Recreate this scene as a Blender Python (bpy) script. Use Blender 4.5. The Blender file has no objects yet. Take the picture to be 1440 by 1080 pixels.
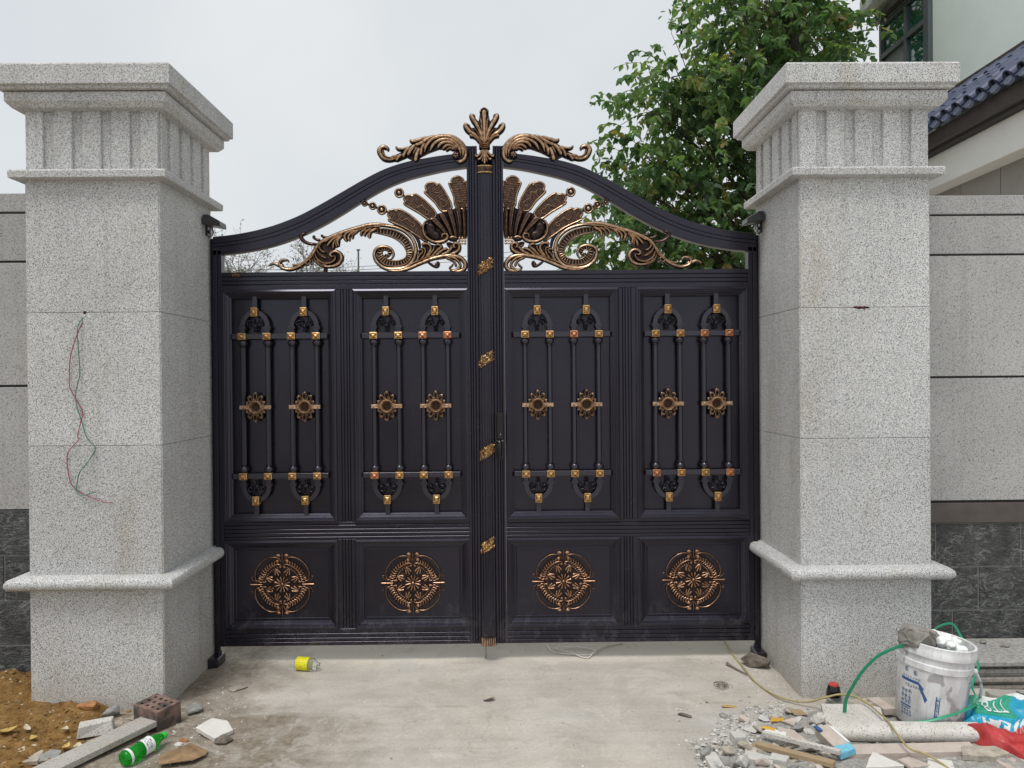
import bpy, bmesh, math, random
from mathutils import Vector, Matrix, Euler, noise

R = math.radians
scene = bpy.context.scene
col = scene.collection
rng = random.Random(7)

# ------------------------------------------------------------------ camera
cam_data = bpy.data.cameras.new('camera')
cam_data.sensor_width = 36.0
cam_data.lens = 26.535
cam_data.clip_start = 0.05
cam_data.clip_end = 2000
cam = bpy.data.objects.new('camera', cam_data)
col.objects.link(cam)
cam.matrix_world = (Matrix.Translation((0, 0, 1.6)) @ Matrix.Rotation(-0.00961, 4, 'Z')
                    @ Matrix.Rotation(math.pi / 2 - 0.00584, 4, 'X') @ Matrix.Rotation(-0.00839, 4, 'Z'))
scene.camera = cam

# ------------------------------------------------------------------ sky, sun, exposure
SUN_EL, SUN_AZ = R(67), R(-150)          # azimuth clockwise from +Y: light comes from the left behind the camera
world = bpy.data.worlds.new('World')
scene.world = world
world.use_nodes = True
wt = world.node_tree
wt.nodes.clear()
w_out = wt.nodes.new('ShaderNodeOutputWorld')
w_bg = wt.nodes.new('ShaderNodeBackground')
w_sky = wt.nodes.new('ShaderNodeTexSky')
w_sky.sky_type = 'NISHITA'
w_sky.sun_disc = False
w_sky.sun_elevation = SUN_EL
w_sky.sun_rotation = SUN_AZ
w_sky.dust_density = 3.0
w_mix = wt.nodes.new('ShaderNodeMixRGB')
w_mix.inputs[0].default_value = 0.93
w_tc = wt.nodes.new('ShaderNodeTexCoord')
w_no = wt.nodes.new('ShaderNodeTexNoise')
w_no.inputs['Scale'].default_value = 2.2
w_no.inputs['Detail'].default_value = 4
w_ra = wt.nodes.new('ShaderNodeValToRGB')
w_ra.color_ramp.elements[0].position = 0.3
w_ra.color_ramp.elements[0].color = (4.75, 5.02, 5.25, 1)
w_ra.color_ramp.elements[1].position = 0.7
w_ra.color_ramp.elements[1].color = (5.8, 5.95, 6.0, 1)
wt.links.new(w_tc.outputs['Generated'], w_no.inputs['Vector'])
wt.links.new(w_no.outputs['Fac'], w_ra.inputs[0])
wt.links.new(w_sky.outputs[0], w_mix.inputs[1])
wt.links.new(w_ra.outputs[0], w_mix.inputs[2])
wt.links.new(w_mix.outputs[0], w_bg.inputs[0])
w_bg.inputs[1].default_value = 0.1
wt.links.new(w_bg.outputs[0], w_out.inputs[0])

sun_data = bpy.data.lights.new('sun', 'SUN')
sun_data.energy = 1.5
sun_data.angle = R(24)
sun_data.color = (1.0, 0.975, 0.94)
sun = bpy.data.objects.new('sun', sun_data)
col.objects.link(sun)
sd = Vector((math.sin(SUN_AZ) * math.cos(SUN_EL), math.cos(SUN_AZ) * math.cos(SUN_EL), math.sin(SUN_EL)))
sun.location = sd * 30
sun.rotation_euler = sd.to_track_quat('Z', 'Y').to_euler()

scene.view_settings.view_transform = 'Standard'
scene.view_settings.look = 'None'
scene.view_settings.exposure = 0.54
scene.view_settings.gamma = 1.0

# ------------------------------------------------------------------ material helpers
class NT:
    def __init__(self, name):
        self.m = bpy.data.materials.new(name)
        self.m.use_nodes = True
        self.t = self.m.node_tree
        self.b = self.t.nodes['Principled BSDF']
    def n(self, typ, **kw):
        x = self.t.nodes.new(typ)
        for k, v in kw.items():
            if k in x.inputs.keys(): x.inputs[k].default_value = v
            else: setattr(x, k, v)
        return x
    def l(self, a, b): self.t.links.new(a, b)
    def set(self, **kw):
        for k, v in kw.items(): self.b.inputs[k.replace('_', ' ')].default_value = v
        return self
    def coord(self, kind='Position', scale=(1, 1, 1), rnd=0.0):
        if kind == 'Position': o = self.n('ShaderNodeNewGeometry').outputs['Position']
        else: o = self.n('ShaderNodeTexCoord').outputs[kind]
        mp = self.n('ShaderNodeMapping'); mp.inputs['Scale'].default_value = scale
        self.l(o, mp.inputs['Vector'])
        if rnd:
            oi = self.n('ShaderNodeObjectInfo')
            mm = self.n('ShaderNodeMath', operation='MULTIPLY'); mm.inputs[1].default_value = rnd
            self.l(oi.outputs['Random'], mm.inputs[0]); self.l(mm.outputs[0], mp.inputs['Location'])
        return mp.outputs[0]
    def noise(self, vec, scale, detail=4, rough=0.55, dist=0.0):
        x = self.n('ShaderNodeTexNoise'); x.inputs['Scale'].default_value = scale
        x.inputs['Detail'].default_value = detail; x.inputs['Roughness'].default_value = rough
        x.inputs['Distortion'].default_value = dist
        self.l(vec, x.inputs['Vector']); return x.outputs['Fac']
    def ramp(self, fac, stops, interp='LINEAR'):
        x = self.n('ShaderNodeValToRGB'); cr = x.color_ramp; cr.interpolation = interp
        while len(cr.elements) < len(stops): cr.elements.new(0.5)
        for e, (p, c) in zip(cr.elements, stops):
            e.position = p
            e.color = (c[0], c[1], c[2], 1) if isinstance(c, (tuple, list)) else (c, c, c, 1)
        self.l(fac, x.inputs[0]); return x.outputs[0]
    def mix(self, fac, a, b, blend='MIX'):
        x = self.n('ShaderNodeMixRGB', blend_type=blend)
        for i, v in ((0, fac), (1, a), (2, b)):
            if hasattr(v, 'is_output'): self.l(v, x.inputs[i])
            elif i == 0: x.inputs[0].default_value = v
            else: x.inputs[i].default_value = (*v, 1) if len(v) == 3 else v
        return x.outputs[0]
    def math(self, op, a, b=None, c=None, clamp=False):
        x = self.n('ShaderNodeMath', operation=op, use_clamp=clamp)
        for i, v in enumerate((a, b, c)):
            if v is None: continue
            if hasattr(v, 'is_output'): self.l(v, x.inputs[i])
            else: x.inputs[i].default_value = v
        return x.outputs[0]
    def bump(self, h, strength=0.3, dist=0.01):
        x = self.n('ShaderNodeBump'); x.inputs['Strength'].default_value = strength
        x.inputs['Distance'].default_value = dist
        self.l(h, x.inputs['Height']); self.l(x.outputs[0], self.b.inputs['Normal'])
    def color(self, c): self.l(c, self.b.inputs['Base Color'])
    def rough(self, c): self.l(c, self.b.inputs['Roughness'])

MATS = {}
def simple(name, colr, rough=0.6, metal=0.0, var=0.12, nscale=25.0, bump=0.0, spec=0.5, alpha=None):
    t = NT(name)
    v = t.coord('Position')
    f = t.noise(v, nscale, 5, 0.6)
    lo = tuple(max(0, c * (1 - var)) for c in colr); hi = tuple(c * (1 + var) for c in colr)
    t.color(t.ramp(f, [(0.3, lo), (0.7, hi)]))
    t.set(Roughness=rough, Metallic=metal, Specular_IOR_Level=spec)
    if bump: t.bump(f, bump, 0.004)
    MATS[name] = t.m
    return t

def granite(name, dark, mid, light, scale=120.0, lo=0.36, hi=0.6, stain=0.0, tint=(0.75, 0.68, 0.55), spot=False):
    t = NT(name)
    v = t.coord('Position')
    vr = t.coord('Position'); vr.node.inputs['Rotation'].default_value = (0.61, 0.83, 0.37)   # off the noise lattice
    f = t.noise(vr, scale, 2, 0.6)
    c = t.ramp(f, [(lo, dark), ((lo + hi) / 2 - 0.01, mid), (hi, light)])
    if spot:
        vo = t.n('ShaderNodeTexVoronoi'); vo.inputs['Scale'].default_value = 46
        wv = t.noise(v, 30, 2)
        vm = t.n('ShaderNodeVectorMath', operation='ADD'); t.l(v, vm.inputs[0])
        sc = t.n('ShaderNodeVectorMath', operation='SCALE'); sc.inputs['Scale'].default_value = 0.02
        t.l(wv, sc.inputs[0]); t.l(sc.outputs[0], vm.inputs[1]); t.l(vm.outputs[0], vo.inputs['Vector'])
        sp = t.ramp(vo.outputs['Distance'], [(0.12, 1.0), (0.2, 0.0)])
        keep = t.ramp(t.noise(v, 17, 3, 0.6), [(0.5, 0.0), (0.56, 1.0)])
        c = t.mix(t.math('MULTIPLY', t.math('MULTIPLY', sp, keep), 0.85), c, (0.09, 0.088, 0.085))
    big = t.noise(v, 1.7, 4, 0.6)
    c = t.mix(1.0, c, t.ramp(big, [(0.3, 0.88), (0.7, 1.05)]), 'MULTIPLY')
    oi = t.n('ShaderNodeObjectInfo')
    c = t.mix(1.0, c, t.ramp(oi.outputs['Random'], [(0, 0.92), (1, 1.05)]), 'MULTIPLY')
    if stain:
        s = t.noise(t.coord('Position', (1, 1, 0.25)), 5.0, 5, 0.65)
        c = t.mix(t.math('MULTIPLY', t.ramp(s, [(0.52, 0.0), (0.72, 1.0)]), stain), c, tint, 'MULTIPLY')
    # rain streaks and splashed dirt near the ground, both with ragged shapes of their own
    rs = t.noise(t.coord('Position', (9, 9, 0.35)), 2.0, 4, 0.6)
    c = t.mix(t.math('MULTIPLY', t.ramp(rs, [(0.55, 0.0), (0.72, 1.0)]), 0.28), c, (0.62, 0.6, 0.55), 'MULTIPLY')
    sz_ = t.n('ShaderNodeSeparateXYZ'); t.l(v, sz_.inputs[0])
    spl = t.n('ShaderNodeMapRange'); spl.inputs[1].default_value = 0.26; spl.inputs[2].default_value = 0.0
    t.l(t.math('ADD', sz_.outputs[2], t.math('MULTIPLY', t.math('SUBTRACT', t.noise(v, 7, 4, 0.7), 0.5), 0.45)), spl.inputs[0])
    c = t.mix(t.math('MULTIPLY', spl.outputs[0], 0.45), c, (0.36, 0.31, 0.24))
    t.color(c)
    t.set(Roughness=0.82, Specular_IOR_Level=0.3)
    t.bump(f, 0.35, 0.004)
    MATS[name] = t.m
    return t

granite('granite', (0.145, 0.145, 0.143), (0.53, 0.53, 0.522), (0.71, 0.71, 0.70), 210, 0.37, 0.60, 0.45)
granite('granite_wall', (0.24, 0.235, 0.23), (0.41, 0.405, 0.395), (0.48, 0.475, 0.46), 130, 0.32, 0.62, 0.25, spot=True)
granite('granite_light', (0.12, 0.12, 0.12), (0.60, 0.59, 0.57), (0.72, 0.71, 0.69), 150, 0.33, 0.50, 0.3)
granite('slab_grey', (0.22, 0.225, 0.225), (0.36, 0.365, 0.36), (0.46, 0.465, 0.46), 60, 0.35, 0.65, 0.5, (0.8, 0.78, 0.72))
simple('grout', (0.17, 0.155, 0.11), 0.9, var=0.25, nscale=40)
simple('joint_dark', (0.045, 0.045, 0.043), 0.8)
simple('trim_brown', (0.085, 0.07, 0.062), 0.5, var=0.2, nscale=12)

# black marble wall tile with pale veins
t = NT('black_tile')
v = t.coord('Position')
vs = t.coord('Position', (1.0, 1.0, 2.0))
n1 = t.noise(vs, 7, 4, 0.62, 1.4)
ve = t.ramp(n1, [(0.47, 0.0), (0.497, 1.0), (0.524, 0.0)])
n2 = t.noise(vs, 15, 4, 0.6, 2.2)
ve2 = t.ramp(n2, [(0.485, 0.0), (0.5, 0.8), (0.515, 0.0)])
msk = t.ramp(t.noise(v, 6, 3), [(0.36, 0.1), (0.56, 1.0)])
vv = t.math('MULTIPLY', t.math('MAXIMUM', ve, ve2), msk)
basec = t.ramp(t.noise(v, 14, 6, 0.7), [(0.3, (0.02, 0.0215, 0.021)), (0.7, (0.075, 0.078, 0.074))])
c = t.mix(t.math('MULTIPLY', vv, 0.62), basec, (0.36, 0.37, 0.36))
dust = t.ramp(t.noise(v, 3.0, 5, 0.7), [(0.5, 0.0), (0.85, 0.3)])
t.bump(t.noise(vs, 22, 6, 0.7, 0.8), 0.7, 0.02)
t.color(t.mix(dust, c, (0.2, 0.2, 0.19)))
t.set(Roughness=0.42, Specular_IOR_Level=0.4)
MATS['black_tile'] = t.m

# black satin powder-coated aluminium with fine brushed grain
def metal_mat(name, base, r0=0.16, r1=0.27, stretch=(90, 90, 2.0)):
    t = NT(name)
    g = t.noise(t.coord('Position', stretch), 3.0, 4, 0.6)
    b = t.noise(t.coord('Position'), 2.5, 5, 0.65)
    c = t.ramp(g, [(0.25, tuple(x * 0.7 for x in base)), (0.75, tuple(x * 1.45 for x in base))])
    dst = t.ramp(b, [(0.5, 0.0), (0.85, 0.14)])
    c = t.mix(dst, c, (0.085, 0.08, 0.075))
    pz = t.n('ShaderNodeSeparateXYZ'); t.l(t.coord('Position'), pz.inputs[0])
    lowm = t.n('ShaderNodeMapRange'); lowm.inputs[1].default_value = 0.42; lowm.inputs[2].default_value = 0.08; t.l(pz.outputs[2], lowm.inputs[0])
    scf = t.ramp(t.noise(t.coord('Position', (1.2, 1, 0.8)), 11, 7, 0.75, 0.6), [(0.5, 0.0), (0.66, 1.0)])
    spots = t.ramp(t.noise(t.coord('Position'), 75, 2, 0.5), [(0.71, 0.0), (0.76, 0.5)])
    c = t.mix(t.math('MULTIPLY', t.math('MULTIPLY', scf, lowm.outputs[0]), 0.28), c, (0.17, 0.165, 0.155))
    t.color(t.mix(t.math('MULTIPLY', spots, 0.35), c, (0.2, 0.19, 0.18)))
    t.rough(t.ramp(b, [(0.3, r0), (0.75, r1)]))
    t.set(Metallic=0.0, Specular_IOR_Level=0.62)
    t.b.inputs['Specular Tint'].default_value = (0.84, 0.81, 1.0, 1)
    t.bump(g, 0.05, 0.002)
    MATS[name] = t.m
metal_mat('gate_metal', (0.0075, 0.0065, 0.0105))
metal_mat('gate_metal_h', (0.0075, 0.0065, 0.0105), stretch=(2.0, 90, 90))
simple('black_gloss', (0.006, 0.006, 0.007), 0.18, 0.0)
_bi = simple('black_iron', (0.015, 0.0145, 0.019), 0.26, 0.0, nscale=60, spec=0.8); _bi.b.inputs['Specular Tint'].default_value = (0.88, 0.86, 1.0, 1)
simple('steel', (0.38, 0.37, 0.36), 0.35, 0.9)

def bronze(name, c0, c1, c2, rough=0.38, sc=55):
    t = NT(name)
    v = t.coord('Position')
    f = t.noise(v, sc, 5, 0.7)
    g = t.noise(v, 9, 3, 0.5)
    c = t.ramp(f, [(0.3, c0), (0.5, c1), (0.68, c2)])
    t.color(t.mix(t.ramp(g, [(0.4, 0.0), (0.7, 0.4)]), c, c1))
    t.set(Roughness=rough, Metallic=0.72, Specular_IOR_Level=0.5)
    MATS[name] = t.m
bronze('bronze_dark', (0.012, 0.009, 0.010), (0.030, 0.019, 0.019), (0.085, 0.048, 0.038), 0.40)
bronze('bronze_mid', (0.03, 0.02, 0.02), (0.08, 0.045, 0.036), (0.20, 0.115, 0.075), 0.36)
bronze('antique_gold', (0.14, 0.08, 0.055), (0.52, 0.34, 0.21), (0.80, 0.60, 0.42), 0.30)
bronze('bright_gold', (0.22, 0.10, 0.045), (0.60, 0.37, 0.15), (0.82, 0.60, 0.33), 0.32, 120)
bronze('copper_gold', (0.28, 0.09, 0.045), (0.64, 0.30, 0.15), (0.84, 0.54, 0.35), 0.32, 120)
bronze('medal_gold', (0.10, 0.05, 0.04), (0.40, 0.22, 0.13), (0.68, 0.44, 0.28), 0.34)

# ------------------------------------------------------------------ mesh helpers
def wloc(o):
    p = Vector((0, 0, 0))
    while o is not None:
        p += o.location; o = o.parent
    return p

def tag(o, label=None, cat=None, group=None, kind=None):
    if label: o['label'] = label
    if cat: o['category'] = cat
    if group: o['group'] = group
    if kind: o['kind'] = kind
    return o

def thing(name, loc, label, cat, group=None):
    o = bpy.data.objects.new(name, None)
    o.empty_display_size = 0.1
    o.location = loc
    col.objects.link(o)
    return tag(o, label, cat, group)

def smoothpts(pts, n=6, closed=False):
    P = [Vector(p) for p in pts]
    if len(P) < 3 and not closed:
        return [P[0].lerp(P[-1], i / n) for i in range(n + 1)]
    out = []
    m = len(P)
    segs = m if closed else m - 1
    for i in range(segs):
        if closed: p0, p1, p2, p3 = P[i - 1], P[i], P[(i + 1) % m], P[(i + 2) % m]
        else:
            p1, p2 = P[i], P[i + 1]
            p0 = P[i - 1] if i > 0 else p1 * 2 - p2
            p3 = P[i + 2] if i + 2 < m else p2 * 2 - p1
        for k in range(n):
            t = k / n
            out.append(0.5 * ((2 * p1) + (p2 - p0) * t + (2 * p0 - 5 * p1 + 4 * p2 - p3) * t * t + (3 * p1 - p0 - 3 * p2 + p3) * t ** 3))
    if not closed: out.append(P[-1])
    return out

class MB:
    ws = 1.0
    def __init__(self): self.v = []; self.f = []; self.m = []
    def add(self, vs, fs, mi=0):
        b = len(self.v)
        self.v += [tuple(x) for x in vs]
        for f in fs:
            self.f.append(tuple(b + i for i in f)); self.m.append(mi)
        return self
    def box(self, x0, x1, y0, y1, z0, z1, mi=0):
        vs = [(x, y, z) for x in (x0, x1) for y in (y0, y1) for z in (z0, z1)]
        return self.add(vs, [(0, 1, 3, 2), (4, 6, 7, 5), (0, 4, 5, 1), (2, 3, 7, 6), (0, 2, 6, 4), (1, 5, 7, 3)], mi)
    def loft(self, rings, closed_ring=True, caps=True, mi=0, seg_m=None):
        n = len(rings[0]); b = len(self.v)
        for r in rings: self.v += [tuple(x) for x in r]
        for i in range(len(rings) - 1):
            for j in range(n if closed_ring else n - 1):
                k = (j + 1) % n
                self.f.append((b + i * n + j, b + i * n + k, b + (i + 1) * n + k, b + (i + 1) * n + j))
                self.m.append(seg_m[j] if seg_m else mi)
        if caps and closed_ring:
            self.f.append(tuple(b + j for j in range(n))); self.m.append(mi)
            e = b + (len(rings) - 1) * n
            self.f.append(tuple(e + j for j in reversed(range(n)))); self.m.append(mi)
        return self
    def tube(self, pts, rad, n=8, mi=0, flat=1.0, up=Vector((0, 0, 1))):
        P = [Vector(p) for p in pts]
        if not hasattr(rad, '__len__'): rad = [rad] * len(P)
        rings = []
        prev = None
        for i, p in enumerate(P):
            d = (P[min(i + 1, len(P) - 1)] - P[max(i - 1, 0)])
            d = d.normalized() if d.length > 1e-9 else Vector((0, 0, 1))
            if prev is None:
                a = d.cross(up)
                if a.length < 0.05: a = d.cross(Vector((1, 0, 0)))
                a.normalize()
            else:
                a = prev - d * prev.dot(d)
                a = a.normalized() if a.length > 1e-6 else prev
            prev = a
            bb = d.cross(a)
            r = rad[i]
            rings.append([p + a * (math.cos(2 * math.pi * k / n) * r) + bb * (math.sin(2 * math.pi * k / n) * r * flat) for k in range(n)])
        return self.loft(rings, mi=mi)
    def lathe(self, prof, c=(0, 0, 0), n=24, mi=0, axis='Z', caps=True):
        rings = []
        for r, h in prof:
            ring = []
            for k in range(n):
                a = 2 * math.pi * k / n
                if axis == 'Z': ring.append((c[0] + r * math.cos(a), c[1] + r * math.sin(a), c[2] + h))
                elif axis == 'Y': ring.append((c[0] + r * math.cos(a), c[1] + h, c[2] + r * math.sin(a)))
                else: ring.append((c[0] + h, c[1] + r * math.cos(a), c[2] + r * math.sin(a)))
            rings.append(ring)
        return self.loft(rings, caps=caps, mi=mi)
    def ball(self, c, r, sx=1, sy=1, sz=1, n=12, mi=0):
        prof = [(max(1e-4, r * math.sin(math.pi * i / 8)), -r * math.cos(math.pi * i / 8)) for i in range(9)]
        rings = [[(c[0] + p * math.cos(2 * math.pi * k / n) * sx, c[1] + p * math.sin(2 * math.pi * k / n) * sy, c[2] + h * sz) for k in range(n)] for p, h in prof]
        return self.loft(rings, mi=mi)
    def poly(self, pts, y0, y1, mi=0, mi_side=None):
        n = len(pts); b = len(self.v)
        self.v += [(p[0], y0, p[1]) for p in pts] + [(p[0], y1, p[1]) for p in pts]
        self.f.append(tuple(b + i for i in range(n))); self.m.append(mi)
        self.f.append(tuple(b + n + i for i in reversed(range(n)))); self.m.append(mi)
        for i in range(n):
            k = (i + 1) % n
            self.f.append((b + i, b + k, b + n + k, b + n + i)); self.m.append(mi if mi_side is None else mi_side)
        return self
    def stroke(self, pts, w, h, y0, back=0.012, n=5, taper=(0.35, 0.25), m_ridge=1, m_flank=0, closed=False, smooth=True):
        """raised ridge with a domed section along a drawn line in the gate plane"""
        P = smoothpts([Vector((p[0], p[1])) for p in pts], n, closed) if smooth else [Vector((p[0], p[1])) for p in pts]
        N = len(P)
        rings = []
        w = [a * self.ws for a in w] if hasattr(w, '__len__') else w * self.ws
        for i, p in enumerate(P):
            if closed: d = P[(i + 1) % N] - P[i - 1]
            else: d = P[min(i + 1, N - 1)] - P[max(i - 1, 0)]
            d = d.normalized() if d.length > 1e-9 else Vector((1, 0))
            q = Vector((-d.y, d.x))
            t = i / max(1, N - 1)
            ww = w if not hasattr(w, '__len__') else (w[0] + (w[1] - w[0]) * t if len(w) == 2 else (w[0] + (w[1] - w[0]) * min(1, 2 * t) if t < .5 else w[1] + (w[2] - w[1]) * (2 * t - 1)))
            if not closed:
                e = 1.0
                if t < 0.12: e = taper[0] + (1 - taper[0]) * math.sin(t / 0.12 * math.pi / 2)
                if t > 0.85: e = taper[1] + (1 - taper[1]) * math.sin((1 - t) / 0.15 * math.pi / 2)
                ww = ww * e
            hh = h * min(1.0, 0.35 + 0.65 * ww / (w if not hasattr(w, '__len__') else max(w)))
            ring = []
            for o, k in ((-1, None), (-1, 0.0), (-0.52, 0.76), (0, 1.0), (0.52, 0.76), (1, 0.0), (1, None)):
                yy = y0 + back if k is None else y0 - hh * k
                a = p + q * (ww * o)
                ring.append((a.x, yy, a.y))
            rings.append(ring)
        if closed: rings.append(rings[0])
        return self.loft(rings, closed_ring=True, caps=not closed, mi=m_flank, seg_m=[m_flank, m_flank, m_ridge, m_ridge, m_flank, m_flank, m_flank])
    def mirror_x(self, cx=0.0):
        self.v = [(2 * cx - x, y, z) for x, y, z in self.v]; return self
    def shift(self, dx, dy, dz):
        self.v = [(x + dx, y + dy, z + dz) for x, y, z in self.v]; return self
    def mesh(self, name, mats, smooth=False, recalc=True):
        me = bpy.data.meshes.new(name)
        me.from_pydata(self.v, [], self.f)
        for m in (mats if isinstance(mats, (list, tuple)) else [mats]):
            me.materials.append(MATS[m] if isinstance(m, str) else m)
        me.polygons.foreach_set('material_index', self.m)
        if recalc:
            bm = bmesh.new(); bm.from_mesh(me)
            bmesh.ops.recalc_face_normals(bm, faces=bm.faces[:])
            bm.to_mesh(me); bm.free()
        if smooth:
            me.polygons.foreach_set('use_smooth', [True] * len(me.polygons))
            me.set_sharp_from_angle(angle=R(50))
        me.update()
        return me
    def build(self, name, mats, parent=None, bevel=0.0, smooth=False, local=False, recalc=True, seg=1):
        if parent is not None and not local:
            p = wloc(parent); self.shift(-p.x, -p.y, -p.z)
        me = self.mesh(name, mats, smooth, recalc)
        o = bpy.data.objects.new(name, me)
        col.objects.link(o)
        if parent is not None: o.parent = parent
        if bevel:
            md = o.modifiers.new('bevel', 'BEVEL'); md.width = bevel; md.segments = seg
            md.limit_method = 'ANGLE'; md.angle_limit = R(35); md.harden_normals = False
        return o

def struct(o): return tag(o, kind='structure')

def copy_obj(o, parent, dloc=(0, 0, 0), data=True):
    c = o.copy(); col.objects.link(c); c.parent = parent
    c.location = Vector(o.location) + Vector(dloc)
    return c

# ------------------------------------------------------------------ ground
t = NT('ground_concrete')
v = t.coord('Position')
sx = t.n('ShaderNodeSeparateXYZ'); t.l(v, sx.inputs[0])
X, Y = sx.outputs[0], sx.outputs[1]
big = t.noise(v, 0.9, 6, 0.6, 0.4); med = t.noise(v, 4.5, 6, 0.62); fine = t.noise(v, 60, 4, 0.7)
c = t.ramp(big, [(0.32, (0.44, 0.405, 0.355)), (0.5, (0.505, 0.47, 0.42)), (0.7, (0.47, 0.425, 0.365))])
c = t.mix(1.0, c, t.ramp(med, [(0.3, 0.86), (0.7, 1.08)]), 'MULTIPLY')
c = t.mix(1.0, c, t.ramp(fine, [(0.3, 0.9), (0.7, 1.06)]), 'MULTIPLY')
# streaky trowel marks
st = t.noise(t.coord('Position', (0.5, 5.0, 1)), 3, 4, 0.6)
c = t.mix(1.0, c, t.ramp(st, [(0.35, 0.93), (0.65, 1.04)]), 'MULTIPLY')
# paler, yellower concrete from the gate line back
yb = t.math('ADD', Y, t.math('MULTIPLY', t.math('SUBTRACT', med, 0.5), 0.35))
mr = t.n('ShaderNodeMapRange'); mr.inputs[1].default_value = 4.22; mr.inputs[2].default_value = 4.36; t.l(yb, mr.inputs[0])
c = t.mix(t.math('MULTIPLY', mr.outputs[0], 0.8), c, (0.60, 0.545, 0.46))
# brown earth trodden over the concrete by the left pillar: a ragged tongue
ex = t.math('ADD', X, t.math('MULTIPLY', t.math('SUBTRACT', med, 0.5), 0.9))
ey = t.math('ADD', Y, t.math('MULTIPLY', t.math('SUBTRACT', big, 0.5), 0.35))
m1 = t.n('ShaderNodeMapRange'); m1.inputs[1].default_value = -0.55; m1.inputs[2].default_value = -1.05; t.l(ex, m1.inputs[0])
m2 = t.n('ShaderNodeMapRange'); m2.inputs[1].default_value = 3.66; m2.inputs[2].default_value = 3.60; t.l(ey, m2.inputs[0])
m3 = t.n('ShaderNodeMapRange'); m3.inputs[1].default_value = -1.15; m3.inputs[2].default_value = -1.5; t.l(ex, m3.inputs[0])
earth = t.math('MAXIMUM', t.math('MULTIPLY', m1.outputs[0], m2.outputs[0]), m3.outputs[0])
earth = t.math('MULTIPLY', earth, t.ramp(t.noise(v, 8, 5, 0.7), [(0.3, 0.55), (0.55, 1.0)]))
ec = t.ramp(t.noise(v, 35, 5, 0.7), [(0.3, (0.12, 0.095, 0.068)), (0.7, (0.29, 0.245, 0.185))])
c = t.mix(t.math('MULTIPLY', earth, 0.93), c, ec)
# grey stone dust around the rubble on the right
d1 = t.n('ShaderNodeMapRange'); d1.inputs[1].default_value = 0.75; d1.inputs[2].default_value = 1.1; t.l(ex, d1.inputs[0])
d2 = t.n('ShaderNodeMapRange'); d2.inputs[1].default_value = 3.75; d2.inputs[2].default_value = 3.45; t.l(ey, d2.inputs[0])
c = t.mix(t.math('MULTIPLY', t.math('MULTIPLY', d1.outputs[0], d2.outputs[0]), 0.6), c, t.ramp(t.noise(v, 55, 5, 0.75), [(0.3, (0.26, 0.25, 0.235)), (0.7, (0.5, 0.49, 0.465))]))
# a long hairline damp mark across the slab
ln = t.math('ABSOLUTE', t.math('SUBTRACT', t.math('ADD', Y, t.math('MULTIPLY', t.math('SUBTRACT', big, 0.5), 0.08)), 3.70))
lm = t.math('MULTIPLY', t.ramp(ln, [(0.004, 1.0), (0.018, 0.0)]), t.ramp(t.noise(t.coord('Position', (1, 0.05, 0.05)), 3.2, 2), [(0.5, 0.0), (0.62, 1.0)]))
c = t.mix(t.math('MULTIPLY', lm, 0.3), c, (0.2, 0.17, 0.12))
gr = t.noise(v, 190, 3, 0.8)
c = t.mix(1.0, c, t.ramp(gr, [(0.32, 0.80), (0.5, 1.0), (0.7, 1.10)]), 'MULTIPLY')
sp2 = t.ramp(t.noise(v, 2.3, 7, 0.72, 0.8), [(0.53, 0.0), (0.565, 0.55), (0.60, 0.35), (0.66, 0.6)])
c = t.mix(t.math('MULTIPLY', sp2, 0.55), c, (0.60, 0.575, 0.53))
sp3 = t.ramp(t.noise(v, 3.4, 7, 0.75, 0.5), [(0.56, 0.0), (0.60, 0.5), (0.75, 0.8)])
c = t.mix(t.math('MULTIPLY', sp3, 0.5), c, (0.33, 0.295, 0.245))
vo = t.n('ShaderNodeTexVoronoi', feature='DISTANCE_TO_EDGE'); vo.inputs['Scale'].default_value = 0.8
wv = t.n('ShaderNodeVectorMath', operation='ADD'); t.l(v, wv.inputs[0])
wn = t.n('ShaderNodeTexNoise'); wn.inputs['Scale'].default_value = 5.0; wn.inputs['Detail'].default_value = 6; t.l(v, wn.inputs['Vector'])
ws_ = t.n('ShaderNodeVectorMath', operation='SCALE'); ws_.inputs['Scale'].default_value = 0.35; t.l(wn.outputs['Color'], ws_.inputs[0]); t.l(ws_.outputs[0], wv.inputs[1]); t.l(wv.outputs[0], vo.inputs['Vector'])
crk = t.math('MULTIPLY', t.ramp(vo.outputs['Distance'], [(0.0015, 1.0), (0.005, 0.0)]), t.ramp(t.noise(v, 1.1, 3), [(0.5, 0.0), (0.65, 0.45)]))
c = t.mix(crk, c, (0.14, 0.12, 0.10))
scr = t.ramp(t.noise(t.coord('Position', (1.0, 14.0, 1)), 9, 3, 0.6), [(0.66, 0.0), (0.70, 1.0)])
c = t.mix(t.math('MULTIPLY', scr, 0.22), c, (0.25, 0.23, 0.2))
spk = t.ramp(t.noise(v, 46, 3, 0.6), [(0.68, 0.0), (0.73, 0.7)])
c = t.mix(spk, c, (0.2, 0.18, 0.15))
t.color(c)
t.set(Roughness=0.85, Specular_IOR_Level=0.25)
t.bump(t.math('ADD', t.math('MULTIPLY', med, 1.0), t.math('MULTIPLY', fine, 0.5)), 0.35, 0.006)
MATS['ground'] = t.m

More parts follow.
